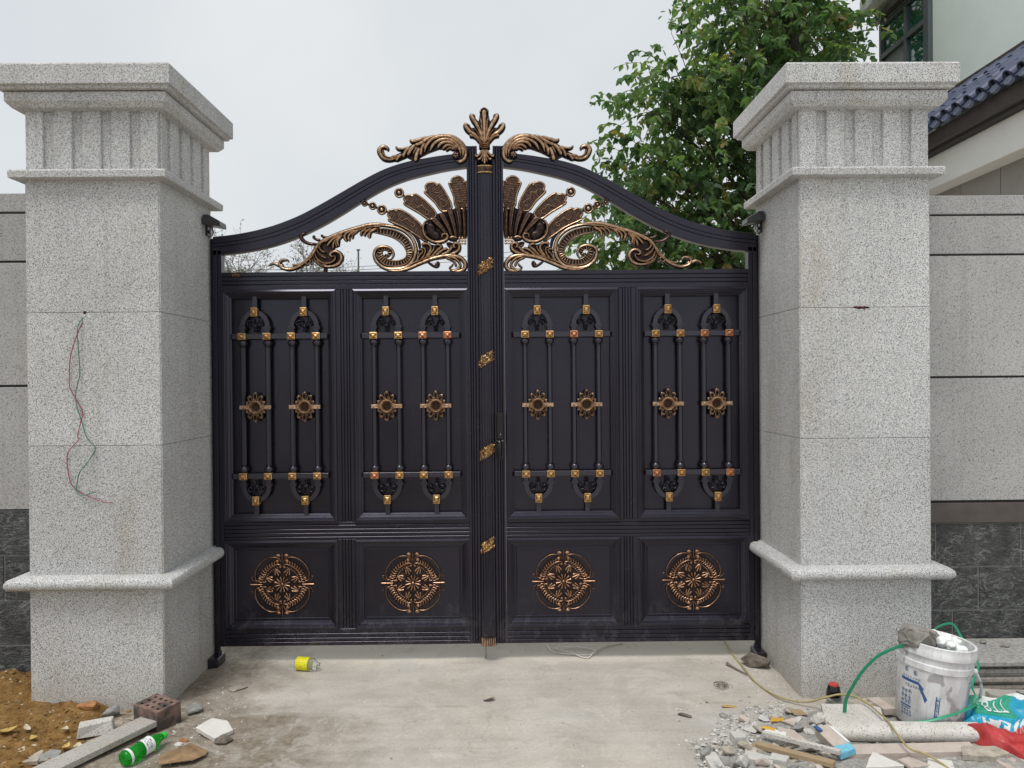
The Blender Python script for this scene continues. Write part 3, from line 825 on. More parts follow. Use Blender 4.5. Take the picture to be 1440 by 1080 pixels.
def orn_scroll():
    parts = []
    m = MB(); m.ws = OW; y = GY + .010
    cl = smoothpts([Vector(gA(*p)) for p in [(150, 612), (230, 622), (320, 636), (400, 668), (465, 725), (500, 795), (495, 860), (445, 905), (365, 922), (290, 908), (238, 865), (222, 815), (250, 782), (295, 788), (314, 825), (290, 852), (268, 838)]], 6)
    N = len(cl)
    def wd(i): return (.016 if i < N * .62 else .016 - (.016 - .006) * (i - N * .62) / (N * .38)) * min(1, .3 + i / N * 6)
    rings = []
    for i, p in enumerate(cl):
        d = (cl[min(i + 1, N - 1)] - cl[max(i - 1, 0)]).normalized(); q = Vector((-d.y, d.x)); w = wd(i)
        rings.append([(*((p + q * (o * w)).x,), y + dy, (p + q * (o * w)).y) for o, dy in ((-1.1, .016), (-1.1, -.004), (-.8, -.001), (0, .004), (.8, -.001), (1.1, -.004), (1.1, .016))])
    m.loft(rings, mi=0)
    acc = 0; last = cl[0]
    for i in range(3, N - 2):
        acc += (cl[i] - cl[i - 1]).length
        if acc > .0115:
            acc = 0
            d = (cl[i + 1] - cl[i - 1]).normalized(); q = Vector((-d.y, d.x)); w = wd(i) * .95
            a0, a1 = cl[i] - q * w, cl[i] + q * w
            m.stroke([tuple(a0), tuple(cl[i]), tuple(a1)], .0034, .0055, y + .001, .006, 2, taper=(.8, .8))
    # rims
    m.stroke([gA(*p) for p in [(-40, 612), (60, 588), (200, 570), (330, 580), (440, 618), (520, 690), (553, 780), (540, 870), (480, 945), (380, 972), (270, 962), (196, 905), (172, 840), (190, 788), (250, 764), (318, 780), (348, 830), (335, 872), (300, 888)]], (.006, .0105, .005), .014, y - .002, .014, 6)
    m.stroke([gA(*p) for p in [(180, 600), (300, 606), (400, 635), (480, 695), (520, 775), (515, 860), (465, 925), (370, 948), (275, 935), (212, 880), (196, 825)]], .004, .010, y - .003, .012, 6)
    m.stroke([gA(*p) for p in [(160, 635), (290, 662), (375, 698), (440, 755), (470, 815), (462, 862), (420, 888), (350, 897), (292, 880), (262, 845)]], .0036, .008, y - .002, .012, 6)
    m.stroke([gA(*p) for p in [(330, 565), (440, 585), (530, 640), (580, 720), (590, 800)]], (.004, .009, .006), .008, y + .004, .01, 6, m_ridge=0)
    parts.append(('volute', m))
    # lower stem with leaf end and acanthus
    m = MB(); m.ws = OW; y = GY + .008
    m.stroke([gA(*p) for p in [(225, 935), (290, 975), (380, 988), (480, 968), (580, 925), (690, 880), (800, 853), (890, 848), (960, 866), (1008, 915), (1005, 965), (960, 990), (895, 988), (860, 965)]], (.006, .011, .009), .016, y, .014, 6)
    m.stroke([gA(*p) for p in [(330, 960), (450, 950), (560, 905), (660, 868), (780, 840)]], (.004, .006), .012, y - .002, .012, 6)
    for pts, w in (([(830, 855), (900, 868), (950, 905), (965, 945), (940, 962)], .007), ([(830, 868), (885, 890), (920, 925), (925, 955)], .006), ([(860, 965), (885, 945), (900, 925)], .005), ([(880, 988), (925, 985), (965, 955)], .008)):
        m.stroke([gA(*p) for p in pts], w, .015, y - .002, .012, 5)
    m.stroke([gA(*p) for p in [(660, 905), (720, 945), (755, 950), (765, 920), (745, 905)]], .006, .012, y, .012, 5, m_ridge=2)
    c = gA(748, 932); m.ball((c[0], y, c[1]), .012, sy=.7, n=10, mi=2)
    m.poly([gA(*p) for p in [(560, 905), (580, 800), (640, 735), (700, 745), (770, 755), (850, 790), (910, 735), (965, 745), (970, 810), (930, 845), (800, 850), (680, 880)]], y + .006, y + .014, 0)
    for pts, w in (([(560, 910), (590, 850), (620, 815), (600, 795), (575, 810)], .006), ([(590, 905), (635, 840), (640, 790), (600, 780)], .006), ([(630, 890), (690, 800), (680, 750), (630, 740), (612, 762)], .008), ([(650, 880), (715, 800), (725, 765)], .006),
                   ([(690, 870), (755, 800), (790, 770), (765, 748), (735, 755)], .008), ([(730, 860), (800, 800), (850, 785)], .008), ([(780, 850), (850, 815), (895, 770)], .009), ([(850, 838), (910, 825), (955, 790), (950, 745), (915, 735), (905, 765), (925, 780)], .009)):
        m.stroke([gA(*p) for p in pts], w, .018, y, .012, 5)
    m.stroke([gA(*p) for p in [(835, 738), (870, 735), (895, 755), (870, 765), (840, 745)]], .006, .010, y, .012, 4, m_ridge=2)
    parts.append(('acanthus_stem', m))
    # the outer leaf spray
    m = MB(); m.ws = OW; y = GY + .008
    m.poly([gB(*p) for p in [(960, 320), (800, 370), (690, 410), (610, 460), (570, 580), (600, 660), (700, 720), (840, 720), (930, 640), (900, 560), (830, 530), (860, 500), (910, 480), (920, 400)]], y + .006, y + .014, 0)
    m.stroke([gB(*p) for p in [(1500, 222), (1380, 218), (1250, 228), (1120, 262), (990, 300), (860, 348), (750, 398), (670, 450), (615, 530), (560, 610), (490, 675), (410, 725), (310, 752), (225, 730), (195, 685), (225, 645), (285, 642), (305, 670)]], (.010, .0105, .007), .018, y, .014, 6)
    m.stroke([gB(*p) for p in [(1400, 240), (1250, 252), (1120, 290), (1000, 320)]], (.008, .006), .014, y + .001, .012, 6)
    m.stroke([gB(*p) for p in [(620, 560), (545, 640), (460, 690), (380, 705), (345, 692)]], (.006, .006), .015, y - .001, .012, 5)
    m.stroke([gB(*p) for p in [(245, 715), (190, 705), (125, 682), (60, 712)]], (.012, .004), .012, y, .012, 5)
    m.stroke([gB(*p) for p in [(650, 450), (560, 448), (490, 420), (452, 375), (470, 335), (520, 332)]], (.006, .009, .007), .014, y, .012, 5, m_ridge=2)
    m.stroke([gB(*p) for p in [(690, 410), (630, 395), (600, 370), (615, 350)]], .006, .010, y, .012, 4, m_ridge=2)
    m.stroke([gB(*p) for p in [(790, 375), (720, 368), (690, 340)]], .006, .010, y, .012, 4, m_ridge=2)
    for pts, w in (([(1230, 275), (1175, 310), (1165, 360)], .007), ([(1290, 270), (1225, 310), (1205, 365)], .007), ([(1360, 268), (1290, 300), (1265, 340), (1265, 385)], .009),
                   ([(1110, 285), (1010, 315), (972, 370), (1000, 425)], .008), ([(1150, 285), (1060, 320), (1020, 370), (1030, 420)], .008), ([(1130, 300), (1075, 340), (1062, 395)], .006),
                   ([(950, 330), (820, 372), (720, 435)], .008), ([(945, 340), (830, 400), (762, 480)], .008), ([(940, 348), (850, 430), (832, 510)], .008), ([(945, 350), (890, 410), (900, 478)], .008), ([(900, 390), (870, 440), (880, 490)], .005)):
        m.stroke([gB(*p) for p in pts], w, .017, y, .012, 5)
    m.stroke([gB(*p) for p in [(600, 590), (635, 665), (715, 712), (820, 718), (900, 685), (935, 620), (912, 562), (855, 540), (802, 570), (815, 600), (850, 600)]], (.006, .010, .007), .018, y - .001, .014, 5)
    for pts, w in (([(618, 555), (655, 635), (735, 682), (820, 672), (865, 625), (850, 585)], .006), ([(640, 520), (690, 590), (765, 625)], .006), ([(640, 500), (665, 560), (740, 600)], .004), ([(690, 450), (675, 500), (715, 545), (748, 550)], .006), ([(600, 560), (560, 620), (565, 660)], .006), ([(560, 600), (515, 640), (520, 690), (545, 700)], .006), ([(580, 640), (560, 680), (590, 690)], .005), ([(640, 640), (680, 690), (760, 700)], .005)):
        m.stroke([gB(*p) for p in pts], w, .019, y - .001, .012, 5)
    m.stroke([gB(740, 720), gB(738, 790)], .009, .010, y + .004, .012, 3, m_ridge=0, taper=(1, 1))
    parts.append(('leaf_spray', m))
    return parts

def orn_crest():
    m = MB(); m.ws = OW; y = GY - .006
    m.poly([gE(*p) for p in [(130, 480), (200, 430), (330, 370), (500, 250), (650, 190), (800, 135), (960, 110), (1120, 150), (1230, 240), (1285, 350), (1280, 460), (1210, 510), (1110, 480), (1090, 420), (1150, 360), (1060, 320), (900, 320), (760, 370), (640, 430), (560, 500), (440, 440), (300, 500)]], y + .008, y + .02, 0)
    m.stroke([gE(*p) for p in [(330, 440), (200, 470), (110, 455), (55, 390), (50, 325), (100, 290), (155, 310), (165, 350)]], (.010, .013, .007), .018, y, .02, 6)
    m.stroke([gE(*p) for p in [(250, 455), (150, 440), (100, 385), (95, 335)]], .005, .020, y - .002, .02, 5)
    for pts, w in (([(300, 320), (400, 320), (470, 300)], (.006, .010)), ([(278, 285), (310, 320), (380, 325)], (.005, .009)), ([(482, 182), (520, 215), (620, 190), (760, 145)], (.006, .011, .009)), ([(540, 275), (640, 240), (760, 165), (880, 130)], (.010, .012, .008)),
                   ([(690, 375), (720, 270), (810, 180), (940, 140), (1080, 160), (1190, 240), (1250, 350), (1240, 450)], (.010, .012, .010)), ([(770, 350), (830, 250), (930, 190), (1050, 190), (1150, 250), (1205, 340), (1215, 430)], (.010, .012, .008)),
                   ([(880, 310), (940, 240), (1040, 225), (1120, 265), (1175, 340)], (.010, .011, .007)), ([(950, 325), (1020, 270), (1100, 290), (1150, 345)], (.009, .009, .006)), ([(1000, 345), (1060, 310), (1120, 335)], (.006, .007)),
                   ([(640, 420), (650, 330), (700, 230)], (.010, .010)), ([(560, 500), (580, 410), (620, 300)], (.013, .012)), ([(450, 420), (500, 330), (560, 260)], (.012, .012)), ([(385, 445), (420, 360), (480, 300)], (.010, .010)), ([(530, 400), (560, 340), (590, 290)], (.006, .007)),
                   ([(285, 490), (320, 440), (370, 400)], (.010, .010)), ([(200, 480), (230, 440), (280, 420)], (.008, .008)), ([(245, 485), (270, 445), (310, 420)], (.005, .006)),
                   ([(960, 112), (1120, 150), (1235, 245), (1290, 360), (1275, 460), (1210, 505), (1150, 490)], (.007, .011, .010))):
        m.stroke([gE(*p) for p in pts], w, .020, y, .018, 6)
    c = gE(1145, 415)
    m.lathe([(.0005, -.022), (.010, -.022), (.019, -.016), (.022, -.006), (.022, .02)], (c[0], y, c[1]), 16, 0, 'Y')
    for k in range(6):
        a = math.pi / 3 * k + .5
        m.stroke([(c[0] + .003 * math.cos(a), c[1] + .003 * math.sin(a)), (c[0] + .017 * math.cos(a), c[1] + .017 * math.sin(a))], (.002, .0058), .009, y - .018, .01, 3)
    return [('crest_leaf', m)]

def orn_finial():
    m = MB(); m.ws = OW; y = GY - .034
    half = [(165, 66), (148, 76), (140, 98), (132, 140), (118, 132), (112, 105), (96, 104), (90, 122), (100, 150), (108, 178), (90, 178), (78, 158), (62, 158), (54, 178), (66, 205), (80, 228), (108, 244), (134, 276)]
    m.poly([gD(*p) for p in half] + [gD(330 - p[0], p[1]) for p in reversed(half[1:])], y + .006, y + .018, 2)
    for s_ in (-1, 1):
        def q(p): return gD(165 + s_ * (p[0] - 165), p[1])
        for pts, w in (([(160, 272), (140, 205), (118, 160), (98, 128), (92, 112), (108, 105)], (.009, .013, .009)), ([(150, 272), (118, 228), (82, 205), (60, 180), (58, 165), (72, 160)], (.008, .013, .009)), ([(145, 272), (118, 240), (95, 228), (78, 228)], (.007, .009)),
                       ([(163, 272), (152, 200), (148, 150), (140, 128)], (.005, .008)), ([(152, 262), (128, 215), (105, 185)], .004), ([(146, 266), (112, 232), (90, 215)], .004)):
            m.stroke([q(p) for p in pts], w, .018, y, .022, 6)
        for pts, w in (([(155, 300), (140, 330), (118, 345), (112, 335)], (.006, .007)), ([(158, 300), (150, 340), (135, 362), (126, 356)], (.006, .007)), ([(161, 300), (158, 350), (150, 378)], (.005, .006))):
            m.stroke([q(p) for p in pts], w, .014, y + .006, .02, 5)
        for p, r in (((100, 118), .011), ((64, 170), .011)):
            c = q(p); m.ball((c[0], y - .004, c[1]), r, sy=.9, n=10, mi=2)
    m.stroke([gD(165, 272), gD(165, 190), gD(165, 110), gD(165, 82)], (.007, .011, .020), .022, y - .002, .022, 6)
    c = gD(165, 86); m.ball((c[0], y - .002, c[1]), .023, sx=1.15, sy=.8, sz=.75, n=14, mi=2)
    m.stroke([gD(140, 100), gD(150, 80), gD(165, 73), gD(180, 80), gD(190, 100)], .0045, .016, y - .008, .01, 5)
    m.stroke([gD(165, 300), gD(165, 375), gD(165, 388)], (.005, .008), .016, y + .004, .02, 5)
    for zz in (276, 286, 296):
        m.stroke([gD(134, zz - 2), gD(165, zz + 2), gD(196, zz - 2)], .0052, .028, y + .006, .024, 6, taper=(.9, .9))
    return m

# ---- assemble the two leaves
def build_leaf(root, s):
    """s = -1 left, +1 right; built left-handed and mirrored about the gate axis"""
    def B(mb, name, mats, parent=root, **kw):
        if s > 0: mb.mirror_x(GX)
        return mb.build(name, mats, parent, **kw)
    U = lambda a: GX - a
    yf, yb = GY, GY + .05
    # meeting stile and hinge stile
    m = MB(); reeded_v(m, U(.1035), U(.0445), .095, 2.93, yf - .002, yb, [U(.0885), U(.0755), U(.060)]); B(m, 'meeting_stile', 'gate_metal', bevel=.001)
    m = MB(); reeded_v(m, U(1.5455), U(1.498), .095, 2.345, yf - .002, yb, [U(1.523)]); B(m, 'hinge_stile', 'gate_metal', bevel=.001)
    # curved top rail
    pr = [(0, .05), (0, .003), (.03, -.002), (.40, -.002), (.415, .005), (.44, .005), (.455, -.002), (.60, -.002), (.615, .005), (.64, .005), (.655, -.002), (.97, -.002), (1, .003), (1, .05)]
    T = smoothpts([Vector(p) for p in ARCH_T], 4); Bt = smoothpts([Vector(p) for p in ARCH_B], 4)
    m = MB(); m.loft([[(U((b + (t_ - b) * k).x), GY + dy, (b + (t_ - b) * k).y) for k, dy in pr] for t_, b in zip(T, Bt)]); B(m, 'curved_top_rail', 'gate_metal_h', smooth=True)
    # horizontal rails
    m = MB(); reeded_h(m, U(1.497), U(.104), 2.121, 2.221, yf, yb, [2.150, 2.172, 2.196]); B(m, 'top_rail', 'gate_metal_h', bevel=.001)
    m = MB(); reeded_h(m, U(1.497), U(.104), .699, .797, yf, yb, [.716, .738, .760, .782]); B(m, 'middle_rail', 'gate_metal_h', bevel=.001)
    m = MB(); reeded_h(m, U(1.497), U(.104), .095, .189, yf, yb, [.118, .140, .165]); B(m, 'bottom_rail', 'gate_metal_h', bevel=.001)
    for z0, z1 in ((.797, 2.121), (.189, .699)):
        m = MB(); reeded_v(m, U(.853), U(.758), z0 + .0005, z1 - .0005, yf, yb, [U(.827), U(.811), U(.793), U(.778)]); B(m, 'mullion', 'gate_metal', bevel=.001)
    for ui, (ua, ub) in enumerate(((.104, .757), (.854, 1.497))):
        uc = (ua + ub) / 2
        m = MB(); mitre_frame(m, U(ub), U(ua), .7975, 2.1205, PROF_UP, GY); B(m, 'panel_moulding', 'gate_metal_h')
        m = MB().box(U(ub - .02), U(ua + .02), GY + .0505, GY + .06, .82, 2.1); gr = B(m, 'back_panel', 'gate_metal')
        m = MB(); mitre_frame(m, U(ub), U(ua), .1895, .6985, PROF_LO, GY); B(m, 'panel_moulding', 'gate_metal_h')
        m = MB().box(U(ub - .02), U(ua + .02), GY + .0205, GY + .03, .21, .68); low = B(m, 'kick_panel', 'gate_metal')
        fr = MB(); mitre_frame(fr, U(ub - .055), U(ua + .055), .245, .643, [(0, -.02), (0, -.015), (.002, -.014), (.006, -.0165), (.006, -.02)], GY); B(fr, 'inner_bead', 'gate_metal_h')
        o = bpy.data.objects.new('medallion', MED); col.objects.link(o); o.parent = root
        o.location = Vector((GX + s * uc, GY + .0125, .443)) - wloc(root)
        # grille in the upper panel
        for za in (1.842, 1.047):
            g_ = MB().box(U(ub - .0495), U(ua + .0495), GY + .001, GY + .025, za, za + .03)
            B(g_, 'cross_rail', 'black_iron', gr, bevel=.002)
        gl = wloc(gr)
        def put(key, name, x, z):
            ob = bpy.data.objects.new(name, GP[key]); col.objects.link(ob); ob.parent = gr
            ob.location = Vector((x, 0, z)) - gl
            return ob
        for dc in (-.1395, .1395):
            cx = GX + s * uc + dc
            for q in (-1, 1):
                put('bar', 'bar', cx + q * .0705, 0)
                put('bulb_t', 'bulb', cx + q * .0705, 1.824); put('bulb_b', 'bulb', cx + q * .0705, 1.095)
                put('collar', 'collar', cx + q * .0705, 1.909)
                cb = put('collar', 'collar', cx + q * .0705, 1.010); cb.scale = (1, 1, -1)
                put('boss_c' if rng.random() < .3 else 'boss_g', 'gold_boss', cx + q * .0705, 1.857)
                put('boss_c' if rng.random() < .3 else 'boss_g', 'gold_boss', cx + q * .0705, 1.062)
            put('arch_t', 'arch', cx, 1.913); put('arch_b', 'arch', cx, 1.006)
            put('fili_t', 'filigree_scroll', cx, 1.921); put('fili_b', 'filigree_scroll', cx, .998)
            put('boss_tg', 'gold_boss', cx, 1.995); put('boss_tg', 'gold_boss', cx, .924)
            put('stub', 'stub_bar', cx, 2.005); put('stub', 'stub_bar', cx, .832)
            ro = put('rosette', 'rosette', cx, 1.455)
            put('eye', 'rosette_eye', cx, 1.455)
    for name, mb in orn_fan() + orn_scroll() + orn_crest():
        B(mb, name, OR, smooth=True)

build_leaf(leaf_l, -1)
build_leaf(leaf_r, 1)

# centre strip of reeds with gold bands, collar, foot and finial (fixed to the left leaf)
m = MB()
pr = [(-.0425, GY + .01)]
for i in range(49):
    a = -1 + 2 * i / 48
    yb_ = GY - .012 - .020 * math.sqrt(max(0, 1 - a * a))
    pr.append((a * .0425, yb_ + .0035 * (0.5 + 0.5 * math.cos(a * math.pi * 5.5))))
pr.append((.0425, GY + .01))
m.loft([[(GX + a, b, z) for a, b in pr] for z in (.10, 2.8)])
strip = m.build('reeded_strip', 'gate_metal', leaf_l)
MB().box(GX - .0600, GX + .0600, GY + .0515, GY + .058, .097, 2.9).build('cover_plate', 'gate_metal', leaf_l)
def curved_band(mb, z_l, z_r, hgt, r_add=.004, n=16, mi=0):
    rings = []
    for i in range(n + 1):
        a = -1 + 2 * i / n
        x = GX + a * .0445; yv = GY - .010 - .0225 * math.sqrt(max(0, 1 - a * a)) - r_add
        zc = z_l + (z_r - z_l) * (i / n)
        rings.append([(x, yv + .010, zc - hgt / 2), (x, yv, zc - hgt / 2), (x, yv, zc + hgt / 2), (x, yv + .010, zc + hgt / 2)])
    mb.loft(rings, mi=mi)
br = random.Random(4)
for z in (2.243, 1.718, 1.192, .664):
    m = MB(); curved_band(m, z - .026, z + .026, .066, .0045, mi=0)
    # foliage relief on the band
    for k in range(150):
        a = br.uniform(-.92, .92); zz = z + a * .026 + br.uniform(-.03, .03)
        x = GX + a * .0425; yv = GY - .011 - .0225 * math.sqrt(1 - a * a) - .005
        ang = br.uniform(0, 6.28); r_ = br.uniform(.004, .008)
        m.tube([(x, yv, zz), (x + r_ * math.cos(ang) * .5, yv - .002, zz + r_ * math.sin(ang) * .5), (x + r_ * math.cos(ang + .8), yv, zz + r_ * math.sin(ang + .8))], [.0013, .0022, .0010], 5, mi=1)
    m.build('gold_band', ['bronze_mid', 'bright_gold'], strip, smooth=True)
m = MB(); curved_band(m, 2.79, 2.79, .042, .005, mi=0)
for zz in (2.772, 2.808):
    curved_band(m, zz, zz, .005, .009, mi=1)
for k in range(7):
    a = -.8 + k * 1.6 / 6
    x = GX + a * .0425; yv = GY - .010 - .0225 * math.sqrt(1 - a * a) - .006
    m.tube([(x, yv, 2.778), (x, yv - .003, 2.79), (x, yv, 2.802)], [.002, .004, .002], 6, mi=0)
m.build('gold_collar', ['bronze_mid', 'bright_gold'], strip, smooth=True)
m = MB(); curved_band(m, .116, .116, .05, .005, mi=0)
for k in range(8):
    a = -.85 + k * 1.7 / 7
    x = GX + a * .0425; yv = GY - .010 - .0225 * math.sqrt(1 - a * a) - .006
    m.tube([(x, yv, .094), (x, yv - .004, .106), (x, yv, .136)], [.0045, .004, .002], 6, mi=1)
m.build('foot_cup', ['bronze_mid', 'antique_gold'], strip, smooth=True)
orn_finial().build('finial', ['bronze_dark', 'antique_gold', 'bronze_mid'], leaf_l, smooth=True)
# drop bolt
m = MB(); m.tube([(GX - .018, GY + .03, .12), (GX - .018, GY + .03, .005)], .006, 10); m.build('drop_bolt', 'steel', leaf_l, smooth=True)
# maker's plaque on the top rail
m = MB(); c0 = (GX - 1.415, GY, 2.206)
m.lathe([(.0005, -.004), (.9, -.004), (1, -.002), (1, .002)], (0, 0, 0), 24, 0, 'Y')
m.v = [(c0[0] + x * .031, GY + y, c0[2] + z * .013) for x, y, z in m.v]
for i, ch in enumerate((0, 1, 2, 3, 4)):
    x = c0[0] - .018 + i * .009
    m.box(x - .0028, x - .0015, GY - .0055, GY - .0035, c0[2] - .006, c0[2] + .006, 1)
    if i != 2: m.box(x - .0015, x + .0022, GY - .0055, GY - .0035, c0[2] + (.004 if i % 2 else -.006), c0[2] + (.006 if i % 2 else -.004), 1)
m.build('plaque', ['bronze_dark', 'bright_gold'], leaf_l)
# lock and handle on the right leaf
lx = GX + .074
m = MB().box(lx - .021, lx + .021, GY - .022, GY + .0, 1.145, 1.415)
lock = m.build('lock_plate', 'black_gloss', leaf_r, bevel=.006, seg=2)
MB().box(lx - .017, lx + .017, GY - .033, GY - .0215, 1.262, 1.405).build('keypad_cover', 'black_gloss', lock, bevel=.005, seg=2)
m = MB(); m.tube(smoothpts([(lx - .004, GY - .02, 1.255), (lx - .004, GY - .05, 1.25), (lx - .003, GY - .062, 1.22), (lx - .003, GY - .058, 1.17), (lx - .003, GY - .05, 1.15)], 5), [.012] * 5 + [.013] * 11 + [.009] * 5, 10)
m.build('lever_handle', 'black_gloss', lock, smooth=True)
m = MB(); m.ball((lx + .003, GY - .0345, 1.29), .0035, sy=.4, n=8); m.build('keyhole', 'steel', lock, smooth=True)
m = MB().box(lx - .019, lx + .019, GY - .0235, GY - .0215, 1.252, 1.256); m.build('plate_seam', 'steel', lock)

# hinges: top bracket boxes on the pillars, bottom pivot blocks
def hinge_box(s, face_x, label):
    x0 = face_x
    root = thing('top_hinge_bracket', (x0 + s * .05, GY - .03, 2.40), label, 'hinge', 'top hinge brackets of the gate')
    sx = lambda a: x0 + s * a
    a, b = sorted((sx(-.004), sx(.012)))
    MB().box(a, b, GY - .035, GY + .03, 2.425, 2.535).build('wall_plate', 'black_iron', root, bevel=.002)
    m = MB()
    pts = [(.010, 2.528), (.040, 2.530), (.105, 2.492), (.108, 2.462), (.035, 2.475), (.010, 2.475)]
    m.loft([[(sx(u), y, z) for u, z in pts] for y in (GY - .10, GY + .0)])
    m.build('housing', 'housing_grey', root, bevel=.003)
    m = MB(); m.lathe([(.010, 0), (.010, .012), (.015, .013), (.015, .03), (.010, .032), (.010, .05)], (sx(.027), GY - .015, 2.427), 12); m.build('pivot_pin', 'steel', root, smooth=True)
simple('housing_grey', (0.045, 0.047, 0.05), 0.3, 0.2)
hinge_box(1, PLx + PW / 2, 'small dark hinge bracket high on the wired pillar above the gate')
hinge_box(-1, PRx - PW / 2, 'small dark hinge bracket high on the pillar behind the bucket')
def pivot(s, face_x, label):
    root = thing('bottom_pivot_block', (face_x + s * .04, GY + .02, 0), label, 'hinge', 'bottom pivot blocks of the gate')
    sx = lambda a: face_x + s * a
    a, b = sorted((sx(.002), sx(.060)))
    MB().box(a, b, GY - .075, GY + .045, -.01, .05).build('block', 'black_iron', root, bevel=.004)
    m = MB(); m.lathe([(.014, 0), (.014, .02), (.009, .022), (.009, .05)], (sx(.032), GY + .022, .048), 12); m.build('pivot_pin', 'black_iron', root, smooth=True)
pivot(1, PLx + PW / 2, 'black pivot block on the ground under the left end of the gate')
pivot(-1, PRx - PW / 2, 'black pivot block on the ground under the right end of the gate')
# hinge posts: slim dark jambs between gate and pillar
def jamb(x0, x1, label):
    m = MB().box(x0, x1, GY + .032, GY + .06, .0, 2.42)
    tag(m.build('gate_jamb', 'gate_metal', bevel=.002), label, 'jamb', 'jambs at the gate ends')
jamb(PLx + PW / 2 + .001, GX - 1.547, 'slim black jamb beside the pillar with the hanging wires')
jamb(GX + 1.547, PRx - PW / 2 - .001, 'slim black jamb beside the pillar behind the bucket')

# ------------------------------------------------------------------ house behind the right-hand wall
simple('plaster_pale', (0.76, 0.84, 0.81), 0.85, var=0.03, nscale=3, bump=0.05)
simple('white_beam', (0.83, 0.83, 0.81), 0.8, var=0.03, nscale=4)
simple('porch_grey', (0.33, 0.315, 0.30), 0.75, var=0.06, nscale=5)
simple('fascia_brown', (0.075, 0.062, 0.058), 0.5, var=0.15, nscale=8)
simple('tile_blue', (0.055, 0.066, 0.12), 0.45, 0.0, var=0.4, nscale=9, spec=0.4)
simple('tile_blue_pale', (0.17, 0.195, 0.28), 0.35, 0.0, var=0.25, nscale=30)
simple('window_frame_grey', (0.11, 0.125, 0.135), 0.4, 0.3)
simple('panel_grey', (0.20, 0.215, 0.225), 0.45, 0.2)
t = NT('window_glass'); t.set(Base_Color=(0.008, 0.075, 0.065, 1), Roughness=0.03, Specular_IOR_Level=0.9); t.b.inputs['Coat Weight'].default_value = 0.5; MATS['window_glass'] = t.m
HX = 5.2
house = thing('house', (6.5, 8.0, 0), 'pale plastered house with blue tiled porch roof behind the wall', 'house')
m = MB().box(HX, 9.5, 4.6, 9.19, 3.9, 9.0).box(HX, 9.5, 9.19, 10.36, 6.43, 9.0).box(HX, 9.5, 9.19, 10.36, 3.9, 4.95).box(HX + .12, 9.5, 9.19, 10.36, 4.95, 6.43)
m = MB()
wall_poly = [(4.6, 3.2), (4.6, 9.0), (10.36, 9.0), (10.36, 6.43), (9.19, 6.43), (9.19, 4.95), (10.36, 4.95), (10.36, 3.2)]
m.loft([[(x, y, z) for y, z in wall_poly] for x in (HX, HX + .25)]); m.build('wall', 'plaster_pale', house)
MB().box(HX + .25, 9.5, 4.6, 10.36, 3.2, 9.0).build('rear_wall', 'plaster_pale', house)
for i, (ya, yb_) in enumerate(((4.6, 5.98), (5.99, 7.03), (7.04, 7.66), (7.67, 9.0))):
    MB().box(4.66, 4.9, ya, yb_, 0, 3.70).build('porch_panel', 'porch_grey', house)
MB().box(4.69, 4.92, 4.62, 8.98, 0, 3.68).build('panel_backing', 'joint_dark', house)
MB().box(4.45, 4.655, 4.6, 9.0, 3.545, 3.87).build('porch_beam', 'white_beam', house, bevel=.004)
fa = MB().box(4.30, 4.448, 4.6, 9.0, 3.90, 4.045).build('fascia', 'fascia_brown', house, bevel=.004)
MB().box(4.36, 4.452, 4.6, 9.0, 3.872, 3.898).build('fascia_lower_strip', 'joint_dark', house)  # dark strip between porch beam and fascia
# porch roof deck and tiles
ea, ra = Vector((4.24, 0, 4.045)), Vector((HX, 0, 4.79))
sl = (ra - ea); SL = sl.length; sd_ = sl.normalized(); sn = Vector((-sd_.z, 0, sd_.x))
m = MB(); m.loft([[(p.x, y, p.z) for p in (ea + sn * -.02 + sd_ * .06, ea + sn * .012 + sd_ * .06, ra + sn * .012, ra + sn * -.02)] for y in (4.6, 9.0)])
roof = m.build('porch_roof', 'tile_blue', house)
def barrel(r, L, n=8, up=1, cap=False):
    m = MB(); rings = []
    for k, (s0, rr) in enumerate(((0, r), (.012, r * 1.02), (L, r * .88))):
        ring = []
        for i in range(n + 1):
            a = math.pi * i / n
            p = sd_ * s0 + sn * (up * math.sin(a) * rr)
            ring.append((p.x, math.cos(a) * rr, p.z))
        for i in reversed(range(n + 1)):
            a = math.pi * i / n
            p = sd_ * s0 + sn * (up * math.sin(a) * (rr - .012))
            ring.append((p.x, math.cos(a) * (rr - .012), p.z))
        rings.append(ring)
    m.loft(rings)
    return m.mesh('roof_tile', ['tile_blue'], True)
T_up = barrel(.062, .30, up=1); T_dn = barrel(.07, .30, up=-1)
m = MB(); m.loft([[(0 - .012, math.cos(a) * .050, math.sin(a) * .036 - .014) for a in [2 * math.pi * i / 12 for i in range(12)]], [(.02, math.cos(a) * .050, math.sin(a) * .036 - .014) for a in [2 * math.pi * i / 12 for i in range(12)]]])
T_end = m.mesh('eave_tile_end', 'tile_blue_pale', True)
rl = wloc(roof)
for c_ in range(20):
    yy = 5.35 + c_ * .18
    for k in range(4):
        for (me, dy, lift) in ((T_up, 0, .048), (T_dn, .09, .085)):
            p = ea + sd_ * (.0 + k * .275) + sn * (lift + .004 * (k % 2))
            o = bpy.data.objects.new('roof_tile', me); col.objects.link(o); o.parent = roof
            o.location = Vector((p.x, yy + dy, p.z)) - rl
            o.rotation_euler = (rng.uniform(-.02, .02), rng.uniform(-.03, .03), 0)
    p = ea + sn * .03
    o = bpy.data.objects.new('eave_tile_end', T_end); col.objects.link(o); o.parent = roof
    o.location = Vector((p.x - .005, yy, p.z)) - rl
    o.rotation_euler = (0, R(12), 0)
MB().box(HX - .06, HX - .001, 4.6, 9.15, 4.80, 4.90).build('roof_flashing', 'fascia_brown', roof)
